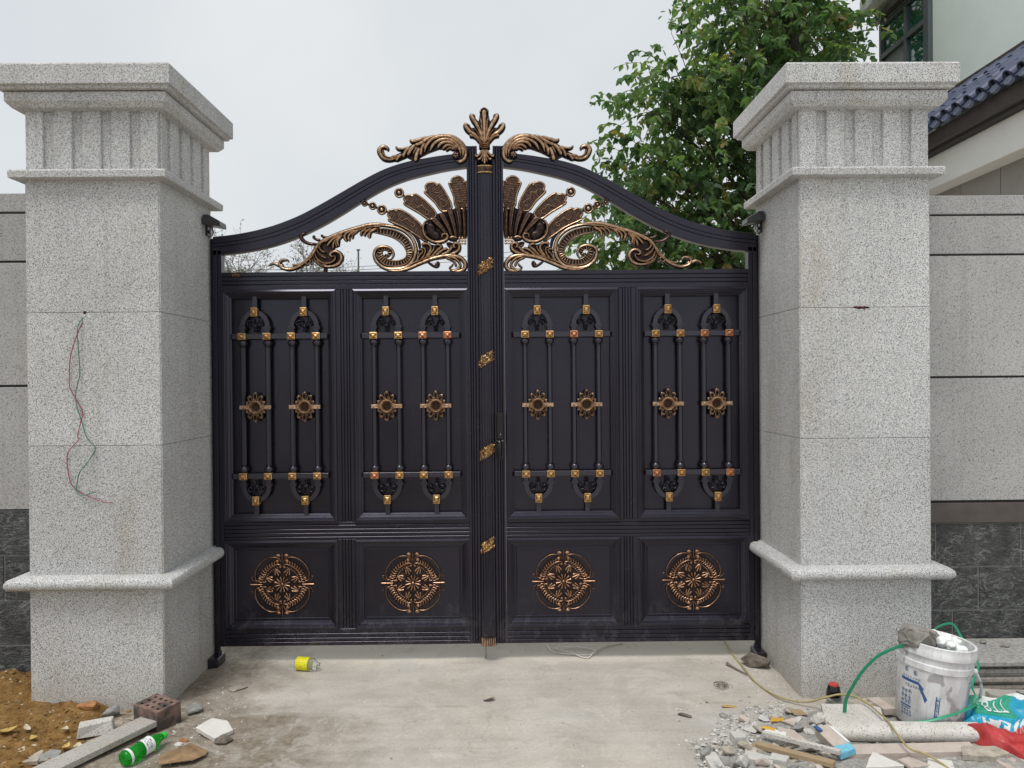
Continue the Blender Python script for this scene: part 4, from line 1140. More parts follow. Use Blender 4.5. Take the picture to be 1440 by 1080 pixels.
# corner window
win = MB().box(HX - .02, HX + .05, 9.2, 9.262, 4.96, 6.42).box(HX - .02, HX + .05, 10.29, 10.35, 4.96, 6.42).box(HX - .019, HX + .05, 9.262, 10.29, 6.36, 6.419).box(HX - .019, HX + .05, 9.262, 10.29, 5.93, 6.0).box(HX - .019, HX + .05, 9.262, 10.29, 4.961, 5.02).box(HX - .018, HX + .05, 9.66, 9.72, 5.02, 6.36).build('window', 'window_frame_grey', house, bevel=.004)
for (ya, yb_, za, zb_, mt, nm) in ((9.262, 9.66, 6.0, 6.36, 'window_glass', 'pane'), (9.72, 10.29, 6.0, 6.36, 'window_glass', 'pane'), (9.262, 9.66, 5.02, 5.93, 'window_glass', 'pane'), (9.72, 10.29, 5.02, 5.93, 'panel_grey', 'shutter_panel')):
    MB().box(HX + .02, HX + .032, ya, yb_, za, zb_).build(nm, mt, win)
MB().box(HX - .05, HX + .02, 9.08, 9.185, 4.6, 6.9).build('drain_pipe', 'window_frame_grey', house, bevel=.01)
MB().box(HX - .10, HX - .002, 9.19, 10.42, 6.44, 6.53).build('window_head', 'fascia_brown', house, bevel=.004)
MB().box(HX - .25, HX - .001, 9.9, 10.42, 6.60, 6.78).build('cornice', 'white_beam', house, bevel=.004)

# ------------------------------------------------------------------ trees
t = NT('leaf_green')
at_ = t.n('ShaderNodeAttribute', attribute_name='leafvar')
cc = t.ramp(at_.outputs['Fac'], [(0.0, (0.05, 0.10, 0.05)), (0.3, (0.09, 0.165, 0.07)), (0.6, (0.14, 0.22, 0.09)), (0.85, (0.21, 0.26, 0.10)), (1.0, (0.28, 0.22, 0.085))])
t.color(cc); t.set(Roughness=0.42, Specular_IOR_Level=0.5)
tr = t.n('ShaderNodeBsdfTranslucent'); t.l(t.mix(1.0, cc, (1.5, 1.7, 0.8), 'MULTIPLY'), tr.inputs['Color'])
ms = t.n('ShaderNodeMixShader'); ms.inputs[0].default_value = 0.5
t.l(t.b.outputs[0], ms.inputs[1]); t.l(tr.outputs[0], ms.inputs[2])
t.l(ms.outputs[0], t.t.nodes['Material Output'].inputs[0])
MATS['leaf_green'] = t.m
simple('bark', (0.085, 0.07, 0.055), 0.85, var=0.35, nscale=20, bump=0.4)
simple('bark_far', (0.16, 0.15, 0.14), 0.9)
simple('leaf_far', (0.20, 0.22, 0.15), 0.8, var=0.3, nscale=2)

def leaf_mesh(name, leaves, mat):
    """leaves: list of (pos, dir, normal, length, width, var); a folded six-point blade each"""
    V, F, A = [], [], []
    for p, d, nrm, L, W, va in leaves:
        d = d.normalized(); s_ = d.cross(nrm)
        if s_.length < 1e-4: s_ = d.cross(Vector((1, 0, 0)))
        s_.normalize(); n_ = s_.cross(d)
        b = len(V)
        V += [p, p + d * (.3 * L) + s_ * (.5 * W) + n_ * (.12 * W), p + d * (.66 * L) + s_ * (.40 * W) + n_ * (.10 * W), p + d * L - n_ * (.16 * L),
              p + d * (.66 * L) - s_ * (.40 * W) + n_ * (.10 * W), p + d * (.3 * L) - s_ * (.5 * W) + n_ * (.12 * W)]
        F += [(b, b + 1, b + 2, b + 3), (b, b + 3, b + 4, b + 5)]
        A += [va, va]
    me = bpy.data.meshes.new(name)
    me.from_pydata([tuple(v) for v in V], [], F)
    at = me.attributes.new('leafvar', 'FLOAT', 'FACE')
    at.data.foreach_set('value', A)
    me.materials.append(MATS[mat])
    return me

tr_ = random.Random(21)
tree = thing('broadleaf_tree', (3.75, 9.6, 0), 'large dense green broadleaf tree behind the right end of the gate', 'tree')
LOBES = [(1.55, 9.0, 3.15, .55), (1.95, 9.3, 2.75, .65), (2.45, 9.0, 3.25, .75), (2.95, 9.4, 2.9, .8), (2.05, 8.9, 3.95, .55), (1.82, 8.9, 4.72, .45), (2.0, 8.9, 5.15, .4), (1.7, 9.0, 4.25, .35), (1.62, 8.9, 3.85, .25), (2.5, 9.1, 4.35, .75), (2.65, 9.0, 5.1, .55),
         (3.1, 9.3, 4.6, .85), (3.2, 9.1, 5.55, .75), (2.95, 9.3, 6.1, .5), (3.6, 9.4, 5.4, .8), (3.5, 9.6, 6.4, .8), (4.35, 10.8, 5.75, .5), (4.5, 10.8, 6.4, .5), (4.4, 10.8, 7.0, .5), (1.30, 9.2, 2.85, .4), (1.45, 9.0, 3.45, .35), (3.4, 9.4, 3.7, .9), (4.0, 9.3, 4.4, .8), (3.9, 9.8, 6.9, .6), (3.2, 9.3, 7.0, .8), (3.7, 9.5, 7.7, .8), (2.35, 9.2, 2.4, .6), (3.3, 9.6, 2.5, .7), (2.25, 8.9, 4.85, .3), (4.35, 10.8, 5.2, .45), (2.2, 9.6, 3.4, .6), (2.8, 9.9, 3.8, .8), (3.3, 9.9, 5.0, .8), (3.6, 10.0, 5.9, .7)]
m = MB(); base = Vector((3.75, 9.6, -.05)); top = Vector((3.65, 9.5, 6.6))
spine = smoothpts([base, Vector((3.8, 9.6, 1.2)), Vector((3.7, 9.55, 2.6)), Vector((3.75, 9.5, 4.4)), top], 5)
m.tube(spine, [.13 - .10 * i / (len(spine) - 1) for i in range(len(spine))], 10)
m.build('trunk', 'bark', tree, smooth=True)
m = MB(); leaves = []
for (lx_, ly_, lz_, lr_) in LOBES:
    C = Vector((lx_, ly_, lz_))
    zs_ = max(1.2, lz_ - .9 - .4 * abs(lx_ - 3.7))
    st0 = min(spine, key=lambda p: abs(p.z - zs_))
    mid = st0.lerp(C, .5) + Vector((tr_.uniform(-.15, .15), tr_.uniform(-.15, .15), .15))
    br_pts = smoothpts([st0, mid, C], 6)
    m.tube(br_pts, [.035 - .028 * i / (len(br_pts) - 1) for i in range(len(br_pts))], 6)
    ntw = int(128 * lr_ ** 1.6) + 12
    for q in range(ntw):
        d = Vector((tr_.gauss(0, 1), tr_.gauss(0, 1), tr_.gauss(0, 1)))
        d.normalize()
        rr = lr_ * tr_.choice((tr_.uniform(.3, 1.0), tr_.uniform(.6, 1.3)))
        p0 = C + Vector((d.x * rr * 1.1, d.y * rr * 1.2, d.z * rr * .95))
        a0 = br_pts[tr_.randint(len(br_pts) // 2, len(br_pts) - 1)]
        if q % 3 == 0: m.tube([a0, a0.lerp(p0, .55) + Vector((0, 0, .05)), p0], [.008, .005, .003], 4)
        out = (Vector((d.x, d.y, d.z * .4)) + Vector((0, 0, tr_.uniform(-.35, .55))))
        out.normalize()
        TL = tr_.uniform(.22, .42)
        prev = p0
        nlf = tr_.randint(8, 13)
        va_tw = min(1, max(0, tr_.gauss(.45, .24)))
        pts = [p0]
        for k in range(nlf):
            f = (k + 1) / nlf
            p = p0 + out * (TL * f) + Vector((0, 0, -.16 * f * f))
            side = Vector((tr_.gauss(0, 1), tr_.gauss(0, 1), tr_.gauss(0, .6))).normalized()
            ld = (out * .5 + side * .9 + Vector((0, 0, -.75))).normalized()
            nrm = (Vector((tr_.gauss(0, .6), tr_.gauss(-.3, .6), 1.0)) + side * .4).normalized()
            L = tr_.uniform(.06, .13)
            leaves.append((p, ld, nrm, L, L * tr_.uniform(.55, .75), min(1, max(0, va_tw + tr_.gauss(0, .13)))))
            pts.append(p)
        if q % 2 == 0: m.tube(pts[::4] + [pts[-1]], .0028, 3)
m.build('branches', 'bark', tree, smooth=True)
me = leaf_mesh('crown', leaves, 'leaf_green')
crown = bpy.data.objects.new('crown', me); col.objects.link(crown); crown.parent = tree; crown.location = -tree.location

# bare far tree seen through the left opening of the gate
bt = thing('sparse_far_tree', (-9.0, 30, 0), 'distant sparse twiggy tree seen through the left arch of the gate', 'tree')
fr_ = random.Random(5)
mt_ = MB(); tw = MB(); lf = []
mt_.tube([(-9, 30, 0), (-9.1, 30, 1.6), (-8.95, 30, 4.0)], [.16, .12, .08], 8)
def grow(p, d, L, r, lev):
    e = p + d * L
    tw.tube([p, p.lerp(e, .5) + Vector((fr_.uniform(-.05, .05), 0, fr_.uniform(-.03, .06))) * L, e], [r, r * .8, r * .6], 4)
    if lev == 0:
        for q in range(7):
            pp = p.lerp(e, fr_.random()) + Vector((fr_.gauss(0, .12), fr_.gauss(0, .12), fr_.gauss(0, .12)))
            lf.append((pp, Vector((fr_.gauss(0, 1), fr_.gauss(0, 1), fr_.gauss(-.4, .6))), Vector((0, 0, 1)), fr_.uniform(.06, .11), .05, fr_.random()))
        return
    for q in range(3 if lev < 5 else 4):
        nd = (d + Vector((fr_.gauss(0, .55), fr_.gauss(0, .4), fr_.gauss(.08, .35)))).normalized()
        grow(p.lerp(e, fr_.uniform(.55, 1.0)), nd, L * fr_.uniform(.62, .85), max(.006, r * .62), lev - 1)
for q in range(6):
    a = q * 1.05
    grow(Vector((-9 + .05 * math.cos(a), 30, 3.0 + .14 * q)), Vector((math.cos(a) * .95, math.sin(a) * .6, .85)).normalized(), 1.75, .05, 4)
mt_.build('trunk', 'bark_far', bt, smooth=True)
tw.build('branches', 'bark_far', bt, recalc=False)
me = leaf_mesh('crown', lf, 'leaf_far')
c2 = bpy.data.objects.new('crown', me); col.objects.link(c2); c2.parent = bt; c2.location = -bt.location
# far pole and wires
simple('wire_grey', (0.10, 0.10, 0.105), 0.7)
m = MB(); m.tube([(-5.95, 31, 0), (-5.95, 31, 6.95)], [.05, .035], 8); m.box(-6.02, -5.88, 30.97, 31.03, 6.93, 6.99)
tag(m.build('utility_pole', 'wire_grey'), 'thin far pole standing between the twiggy tree and the scroll', 'pole')
for i, (za, zb_, zc) in enumerate(((6.05, 6.42, 6.75), (6.45, 6.40, 6.95))):
    m = MB(); m.tube(smoothpts([(-16, 32, za + .1), (-6.5, 32, zb_ - .12 * i), (-1.5, 32, zc - .1), (6, 32, zc + .5)], 8), .011, 5)
    tag(m.build('overhead_wire', 'wire_grey'), ['lower far overhead wire seen through the left arch', 'upper far overhead wire seen through the left arch'][i], 'wire', 'far overhead wires')

# ------------------------------------------------------------------ wires and notch on the pillars
simple('wire_red', (0.28, 0.03, 0.05), 0.5)
simple('wire_green', (0.02, 0.16, 0.10), 0.5)
simple('wire_dark', (0.02, 0.03, 0.035), 0.5)
FY = PLy - PW / 2
def pw(x, y): return (-2.328 + (x / 3.375 - 38.5) * .00349, 1.9415 - (400 + y / 3.375 - 439) * .003487)
WR = [(405, 132), (378, 230), (345, 330), (333, 410), (340, 480), (368, 540), (393, 600), (388, 650), (370, 710), (375, 728), (345, 765), (320, 800), (322, 860), (340, 930), (370, 970), (430, 1000), (490, 1022), (530, 1027)]
WG = [(405, 132), (382, 200), (384, 320), (384, 420), (371, 500), (370, 560), (390, 640), (420, 720), (455, 768), (420, 830), (385, 880), (367, 930), (365, 970), (390, 990), (430, 980), (458, 975)]
for nm, pts, mt, off, lab in (('red_wire', WR, 'wire_red', .006, 'thin dark red electric wire hanging from a hole in the left pillar'), ('green_wire', WG, 'wire_green', .010, 'thin green electric wire hanging from a hole in the left pillar')):
    P3 = []
    for i, p in enumerate(pts):
        x, z = pw(*p)
        bow = .012 * math.sin(i * 1.1) ** 2
        P3.append((x, FY - off - bow if i else FY + .015, z))
    m = MB(); m.tube(smoothpts(P3, 5), .0021, 6)
    tag(m.build(nm, mt, smooth=True), lab, 'wire')
hx, hz = pw(405, 128)
MB().box(hx - .007, hx + .007, FY - .0006, FY + .005, hz - .008, hz + .006).build('wire_hole', 'hole_black', pil_l)
FYR = PRy - PW / 2
m = MB(); m.poly([(1.725, 1.944), (1.745, 1.951), (1.765, 1.947), (1.79, 1.950), (1.812, 1.946), (1.815, 1.940), (1.79, 1.938), (1.76, 1.936), (1.745, 1.939)], FYR - .0006, FYR + .006)
notch = m.build('broken_notch', 'hole_black', pil_r)
m = MB(); m.tube(smoothpts([(1.75, FYR, 1.943), (1.765, FYR - .012, 1.948), (1.778, FYR - .01, 1.938), (1.786, FYR - .012, 1.93)], 4), .002, 5)
tag(m.build('wire_stub', 'wire_red', smooth=True), 'short red wire stub poking from the notch in the pillar behind the bucket', 'wire')

# ------------------------------------------------------------------ loose things on the left
t = NT('sand'); v = t.coord('Position')
c = t.ramp(t.noise(v, 18, 6, 0.7), [(0.25, (0.13, 0.07, 0.022)), (0.5, (0.30, 0.17, 0.06)), (0.75, (0.42, 0.27, 0.11))])
c = t.mix(1.0, c, t.ramp(t.noise(v, 160, 3, 0.8), [(0.3, 0.6), (0.7, 1.2)]), 'MULTIPLY')
c = t.mix(t.ramp(t.noise(v, 5, 4), [(0.5, 0.0), (0.75, 0.6)]), c, (0.10, 0.065, 0.03))
t.color(c); t.set(Roughness=0.95, Specular_IOR_Level=0.15); t.bump(t.noise(v, 70, 5, 0.8), 0.9, 0.012); MATS['sand'] = t.m
sr = random.Random(11)
simple('chip_pale', (0.42, 0.35, 0.24), .9, var=.4, nscale=9)
def sand_h(x, y):
    ex_ = -1.80 - .10 * noise.noise(Vector((y * 3.1, .4, 2))) - .07 * noise.noise(Vector((y * 11, .9, 2)))
    k = max(0, min(1, (ex_ - x) / .22)); k = k * k * (3 - 2 * k)
    h = .020 + .036 * (noise.noise(Vector((x * 4, y * 4, 5))) + .5) + .030 * noise.noise(Vector((x * 12, y * 12, 3))) + .014 * noise.noise(Vector((x * 34, y * 34, 8)))
    h += .05 * max(0, min(1, (y - 3.55) / .35)) * max(0, min(1, (-2.2 - x) / .25))
    return -.02 + k * (h + .022)
m = MB(); sx0, sx1, sy0, sy1, ds = -3.3, -1.62, 2.75, 3.99, .018
nx_, ny_ = int((sx1 - sx0) / ds), int((sy1 - sy0) / ds)
for j in range(ny_ + 1):
    for i in range(nx_ + 1):
        x, y = sx0 + i * ds, sy0 + j * ds
        m.v.append((x, y, sand_h(x, y)))
for j in range(ny_):
    for i in range(nx_):
        a = j * (nx_ + 1) + i; m.f.append((a, a + 1, a + nx_ + 2, a + nx_ + 1)); m.m.append(0)
def chip_pts(r, rnd, flat=.6):
    bm = bmesh.new()
    for q in range(9):
        d = Vector((rnd.gauss(0, 1), rnd.gauss(0, 1), rnd.gauss(0, 1))).normalized()
        bm.verts.new((d.x * r * rnd.uniform(.7, 1.2), d.y * r * rnd.uniform(.6, 1.1), d.z * r * flat))
    bmesh.ops.convex_hull(bm, input=bm.verts[:])
    bm.verts.index_update()
    used = [v for v in bm.verts if v.link_faces]
    ix = {v: i for i, v in enumerate(used)}
    vs = [v.co.copy() for v in used]; fs = [[ix[v] for v in f.verts] for f in bm.faces]
    bm.free(); return vs, fs
for q in range(1300):
    x, y = sr.uniform(-3.0, -1.72), sr.uniform(3.0, 3.96)
    if x > PLx - PW / 2 - .02 and y > PLy - PW / 2 - .01: continue
    vs, fs = chip_pts(sr.choice((.004, .006, .009, .013)), sr)
    z = max(sand_h(x, y), 0)
    m.add([(p.x + x, p.y + y, p.z + z + .001) for p in vs], fs, 1 if q % 4 == 0 else 0)
tag(m.build('sandy_earth', ['sand', 'chip_pale'], smooth=False, recalc=False), 'heap of orange brown sandy earth at the foot of the left pillar', 'sand', kind='stuff')

def ground_z(x, y): return max(ground_h(x, y), sand_h(x, y) if x < -1.62 and y < 3.99 else -1)

simple('stone_tan', (0.38, 0.34, 0.28), 0.9, var=0.3, nscale=30, bump=0.4)
simple('stone_brown', (0.26, 0.17, 0.09), 0.9, var=0.45, nscale=18, bump=0.5)
simple('stone_grey', (0.27, 0.265, 0.25), 0.9, var=0.3, nscale=30, bump=0.4)
simple('stone_dark', (0.16, 0.135, 0.11), 0.9, var=0.45, nscale=22, bump=0.6)
simple('cement_pale', (0.50, 0.49, 0.46), 0.9, var=0.12, nscale=40, bump=0.3)
simple('tile_white', (0.66, 0.64, 0.60), 0.5, var=0.08, nscale=20)
simple('tile_pink', (0.48, 0.41, 0.36), 0.75, var=0.12, nscale=25, bump=0.15)
simple('brick_orange', (0.34, 0.16, 0.06), 0.9, var=0.3, nscale=35, bump=0.4)
simple('mortar_grey', (0.24, 0.225, 0.205), 0.95, var=0.25, nscale=40, bump=0.6)
simple('dry_leaf', (0.48, 0.33, 0.10), 0.7, var=0.35, nscale=60)
simple('dry_leaf_pale', (0.55, 0.47, 0.33), 0.8, var=0.2, nscale=60)
simple('foam_white', (0.80, 0.83, 0.80), 0.9, var=0.05, nscale=60, bump=0.4)
simple('cardboard', (0.34, 0.25, 0.15), 0.85, var=0.12, nscale=20)
simple('yellow_scrap', (0.62, 0.36, 0.05), 0.6, var=0.2)
simple('rope_yellow', (0.36, 0.30, 0.13), 0.6, var=0.2, nscale=60)
simple('strap_green', (0.01, 0.27, 0.14), 0.35, var=0.1)
simple('twine_white', (0.72, 0.70, 0.66), 0.7, var=0.1)
simple('blue_print', (0.03, 0.09, 0.24), 0.6, var=0.3, nscale=120)
simple('cyan_card', (0.16, 0.46, 0.60), 0.5, var=0.2, nscale=50)

def rock(name, loc, size, seed, mat, label, cat, group=None, rz=0.0, tilt=(0, 0), n=16, box=.6, sub=True):
    rd = random.Random(seed)
    bm = bmesh.new()
    for q in range(n):
        d = Vector((rd.gauss(0, 1), rd.gauss(0, 1), rd.gauss(0, 1)))
        d.normalize()
        mx = max(abs(d.x), abs(d.y), abs(d.z))
        d = d.lerp(d / mx, box)
        bm.verts.new((d.x * size[0] / 2 * rd.uniform(.85, 1.05), d.y * size[1] / 2 * rd.uniform(.85, 1.05), d.z * size[2] / 2 * rd.uniform(.9, 1.05)))
    r_ = bmesh.ops.convex_hull(bm, input=bm.verts[:])
    bmesh.ops.delete(bm, geom=[v for v in bm.verts if not v.link_faces], context='VERTS')
    bmesh.ops.bevel(bm, geom=bm.edges[:], offset=min(size) * .05, segments=1, affect='EDGES')
    if sub:
        bmesh.ops.triangulate(bm, faces=bm.faces[:])
        bmesh.ops.subdivide_edges(bm, edges=[e for e in bm.edges if e.calc_length() > max(size) * .2], cuts=1, use_grid_fill=True)
        for v_ in bm.verts:
            v_.co += Vector((rd.uniform(-1, 1), rd.uniform(-1, 1), rd.uniform(-1, 1))) * min(size) * .035
    me = bpy.data.meshes.new(name); bm.to_mesh(me)
    zmin = min(v_.co.z for v_ in bm.verts); bm.free()
    me.materials.append(MATS[mat])
    o = bpy.data.objects.new(name, me); col.objects.link(o)
    o.rotation_euler = (tilt[0], tilt[1], rz)
    o.location = (loc[0], loc[1], loc[2] - zmin * .95)
    return tag(o, label, cat, group)

def flat_piece(name, loc, outline, thick, mat, label, cat, group=None, rz=0.0, tilt=(0, 0), bevel=.002, rough_edge=0.0, seed=1):
    """slab fragment: a broken outline with real thickness"""
    rd = random.Random(seed)
    pts = []
    for i, p in enumerate(outline):
        q = outline[(i + 1) % len(outline)]
        pts.append(Vector(p))
        if rough_edge:
            L = (Vector(q) - Vector(p)).length
            for k in range(1, 4):
                pts.append(Vector(p).lerp(Vector(q), k / 4) + Vector((rd.uniform(-1, 1), rd.uniform(-1, 1))) * rough_edge)
    m = MB()
    m.loft([[(p.x, p.y, 0) for p in pts], [(p.x + rd.uniform(-1, 1) * rough_edge * .5, p.y + rd.uniform(-1, 1) * rough_edge * .5, thick) for p in pts]])
    o = m.build(name, mat, bevel=bevel)
    o.rotation_euler = (tilt[0], tilt[1], rz); o.location = loc
    return tag(o, label, cat, group)
def rect(w, h): return [(-w / 2, -h / 2), (w / 2, -h / 2), (w / 2, h / 2), (-w / 2, h / 2)]

# perforated half brick
t = NT('brick_red_black'); v = t.coord('Object')
b1 = t.ramp(t.noise(v, 30, 5, 0.7), [(0.3, (0.15, 0.085, 0.07)), (0.7, (0.30, 0.2, 0.16))])
soot = t.ramp(t.noise(v, 13, 4, 0.6), [(0.38, 0.0), (0.55, 1.0)])
t.color(t.mix(t.math('MULTIPLY', soot, .85), b1, (0.045, 0.042, 0.04))); t.set(Roughness=.9); t.bump(t.noise(v, 90, 4), .5, .003); MATS['brick_red_black'] = t.m
m = MB(); Lb, Wb, Hb = .168, .125, .100
xs = [-Lb / 2]; ncol, nrow = 4, 3
hw, hh_ = .018, .016
gx = (Lb - ncol * hw) / (ncol + 1); gy = (Wb - nrow * hh_) / (nrow + 1)
for i in range(ncol): xs += [xs[-1] + gx, xs[-1] + gx + hw]
xs.append(Lb / 2)
ys = [-Wb / 2]
for i in range(nrow): ys += [ys[-1] + gy, ys[-1] + gy + hh_]
ys.append(Wb / 2)
for i in range(len(xs) - 1):
    for j in range(len(ys) - 1):
        a, b, c_, d = xs[i], xs[i + 1], ys[j], ys[j + 1]
        if i % 2 == 1 and j % 2 == 1:
            z = Hb - .06
            m.add([(a, c_, Hb), (b, c_, Hb), (b, d, Hb), (a, d, Hb), (a, c_, z), (b, c_, z), (b, d, z), (a, d, z)], [(0, 1, 5, 4), (1, 2, 6, 5), (2, 3, 7, 6), (3, 0, 4, 7), (4, 5, 6, 7)])
        else: m.add([(a, c_, Hb), (b, c_, Hb), (b, d, Hb), (a, d, Hb)], [(0, 1, 2, 3)])
for j, (p, q) in enumerate((((-1, -1), (1, -1)), ((1, -1), (1, 1)), ((1, 1), (-1, 1)), ((-1, 1), (-1, -1)))):
    x0_, y0_, x1_, y1_ = p[0] * Lb / 2, p[1] * Wb / 2, q[0] * Lb / 2, q[1] * Wb / 2
    m.add([(x0_, y0_, 0), (x1_, y1_, 0), (x1_, y1_, Hb), (x0_, y0_, Hb)], [(0, 1, 2, 3)])
m.add([(-Lb / 2, -Wb / 2, 0), (Lb / 2, -Wb / 2, 0), (Lb / 2, Wb / 2, 0), (-Lb / 2, Wb / 2, 0)], [(3, 2, 1, 0)])
bk = m.build('perforated_brick', 'brick_red_black')
bk.data.flip_normals() if False else None
bk.location = (-1.640, 3.545, .002); bk.rotation_euler = (R(3), R(2), R(-29))
tag(bk, 'sooty red perforated half brick at the corner of the left pillar', 'brick')

# granite strip, wedge, tiles, stones
flat_piece('granite_strip', (-1.765, 3.265, .022), rect(.115, .64), .026, 'granite_wall', 'long grey granite strip lying beside the green bottle', 'stone strip', rz=R(-28.5), tilt=(R(1.5), R(-2)))
m = MB(); m.loft([[(-.075, -.03, 0), (.075, -.02, 0), (.08, .045, 0), (-.07, .04, 0)], [(-.07, -.025, .05), (.06, .0, .056), (.07, .043, .058), (-.066, .038, .052)]])
o = m.build('granite_wedge', 'granite_light', bevel=.003); o.location = (-1.868, 3.430, .008); o.rotation_euler = (0, R(4), R(27)); tag(o, 'white granite wedge leaning on the long strip', 'stone')
flat_piece('white_tile_piece', (-1.325, 3.435, .014), [(-.07, -.055), (.06, -.06), (.075, .03), (.0, .06), (-.068, .035)], .022, 'tile_white', 'square white stone tile piece tilted near the left pillar', 'tile', rz=R(-28), tilt=(R(5), R(9)), rough_edge=.002)
rock('brown_flat_stone', (-1.385, 3.215, -.004), (.21, .17, .05), 5, 'stone_brown', 'flat ochre brown stone right of the green bottle', 'stone', rz=.4)
rock('orange_brick_piece', (-2.005, 3.605, ground_z(-2.0, 3.6) - .012), (.10, .06, .05), 8, 'brick_orange', 'orange brick piece half buried in the earth', 'brick', rz=.2, box=.9)
rock('mossy_stone', (-1.895, 3.600, .0), (.09, .07, .06), 12, 'stone_grey', 'rounded grey mossy stone against the foot of the left pillar', 'stone', rz=.6)
rock('blue_grey_chip', (-1.512, 3.655, .0), (.085, .075, .05), 14, 'stone_grey', 'blue grey stone chip beside the perforated brick', 'stone', rz=.9)
rock('dark_chip', (-1.262, 3.355, -.004), (.08, .07, .03), 15, 'stone_dark', 'dark grey chip just in front of the tilted white tile', 'stone', rz=.9)
rock('flat_chip', (-1.40, 3.93, -.002), (.10, .05, .022), 16, 'stone_tan', 'tan stone flake on the concrete beside the left pillar', 'stone', rz=.5)
flat_piece('cream_slab', (-2.06, 3.185, .02), [(-.11, -.07), (.10, -.07), (.09, .02), (.03, .07), (-.10, .06)], .02, 'stone_tan', 'cream broken slab in the bottom left corner', 'slab', rz=.2, rough_edge=.003)
flat_piece('teal_chip', (-1.925, 3.185, .022), [(-.04, -.03), (.04, -.035), (.035, .03), (-.01, .045), (-.04, .02)], .015, 'stone_grey', 'grey chip right beside the cream slab', 'stone', rz=.3, tilt=(R(8), 0), rough_edge=.002)
rock('rust_chip', (-1.60, 3.265, .0) if False else (-1.435, 3.36, -.002), (.055, .035, .025), 17, 'brick_orange', 'small rusty brick chip past the cap of the green bottle', 'stone', rz=.3)
rock('white_chip', (-1.447, 3.315, -.002), (.04, .03, .025), 18, 'tile_white', 'tiny white stone chip by the cap of the green bottle', 'stone')

def leaf_obj(name, loc, L, W, rz, mat, label, group, curl=.3):
    m = MB(); n = 6; rings = []
    for i in range(n + 1):
        f = i / n; w = W / 2 * math.sin(math.pi * min(1, f * .92 + .06)) ; x = (f - .5) * L; z = curl * L * (f - .5) ** 2 * 2
        rings.append([(x, -w, z + w * .5), (x, 0, z), (x, w, z + w * .5), (x, w, z + w * .5 + .0012), (x, 0, z + .0012), (x, -w, z + w * .5 + .0012)])
    m.loft(rings)
    o = m.build(name, mat, smooth=True); o.location = loc; o.rotation_euler = (sr.uniform(-.3, .3), sr.uniform(-.3, .3), rz)
    return tag(o, label, 'leaf', group)
for i, (x, y, L, mt, lab) in enumerate(((-2.22, 3.36, .075, 'dry_leaf', 'large yellow dry leaf on the brown earth'), (-2.15, 3.385, .05, 'dry_leaf_pale', 'pale curled leaf touching the large yellow leaf'), (-2.075, 3.315, .05, 'dry_leaf', 'small yellow leaf in the middle of the earth heap'),
                                       (-1.905, 3.265, .05, 'dry_leaf', 'yellow leaf against the left edge of the granite strip'), (-1.862, 3.275, .06, 'dry_leaf_pale', 'pale leaf lying along the granite strip'), (-1.745, 3.545, .07, 'dry_leaf_pale', 'pale curled leaf left of the perforated brick'),
                                       (-1.735, 3.59, .055, 'yellow_scrap', 'orange leaf standing against the pillar by the brick'), (-1.99, 3.40, .05, 'dry_leaf_pale', 'pale leaf scrap left of the granite wedge'))):
    leaf_obj('dry_leaf', (x, y, ground_z(x, y) + .012), L, L * .6, sr.uniform(0, 6), mt, lab, 'dry leaves by the left pillar', .5)

# ---- bottles
def pet(name, color, rough=.08, alpha=.6):
    t = NT(name); t.set(Base_Color=(*color, 1), Roughness=rough, Specular_IOR_Level=.6)
    t.b.inputs['Transmission Weight'].default_value = alpha; t.b.inputs['IOR'].default_value = 1.25
    MATS[name] = t.m
pet('pet_green', (0.03, 0.60, 0.06), .10, .8); pet('pet_clear', (0.9, 0.92, 0.90), .06, .85)
simple('label_white', (0.78, 0.80, 0.78), .5, var=.06)
simple('label_yellow', (0.78, 0.72, 0.02), .45, var=.08)
simple('cap_green', (0.05, 0.55, 0.08), .4)
simple('print_dark', (0.02, 0.035, 0.03), .6)
simple('print_olive', (0.22, 0.2, 0.01), .6)
def glyphs(m, r, x0, x1, a0, a1, n, rd, mi=0, lift=.0006, cone=None):
    """small printed strokes wrapped on a cylinder about X (bottles)"""
    for q in range(n):
        cx = rd.uniform(x0, x1); ca = rd.uniform(a0, a1)
        if rd.random() < .5: L, Wd = rd.uniform(.004, .009), .0014
        else: L, Wd = .0014, rd.uniform(.004, .010)
        da = Wd / r
        rr = r + lift
        pts = [(cx - L / 2, ca - da / 2), (cx + L / 2, ca - da / 2), (cx + L / 2, ca + da / 2), (cx - L / 2, ca + da / 2)]
        m.add([(x, rr * math.sin(a), rr * math.cos(a)) for x, a in pts], [(0, 1, 2, 3)], mi)
def bottle(name, label, loc, rz, L, r, body_mat, parts, roll=0, tilt=0):
    root = thing(name, loc, label, 'bottle'); root.rotation_euler = (roll, tilt, rz)
    s_ = L / .22
    prof = [(.002, .004), (r * .55, .0), (r * .88, .004), (r, .014), (r * .98, .03), (r * .94, .034), (r, .04), (r, .135 * s_), (r * .93, .15 * s_), (r * .70, .172 * s_), (.013, .192 * s_), (.0125, .206 * s_)]
    m = MB(); m.lathe(prof, (0, 0, 0), 24, 0, 'X')
    m.v = [(x, y * (1 + .06 * math.sin(x * 60 + z * 40)), z * (1 + .05 * math.sin(x * 75 + y * 50))) for x, y, z in m.v]
    m.build('body', body_mat, root, smooth=True, local=True)
    return root, s_
bt_, s_ = bottle('green_drink_bottle', 'crushed green plastic drink bottle with white label lying by the granite strip', (-1.597, 3.135, .036), math.atan2(.199, .087), .225, .0325, 'pet_green', None, tilt=R(-3))
m = MB(); m.lathe([(.0346, .09), (.0346, .137)], (0, 0, 0), 24, 0, 'X', caps=False); lbw = m.build('white_label', 'label_white', bt_, smooth=True, local=True)
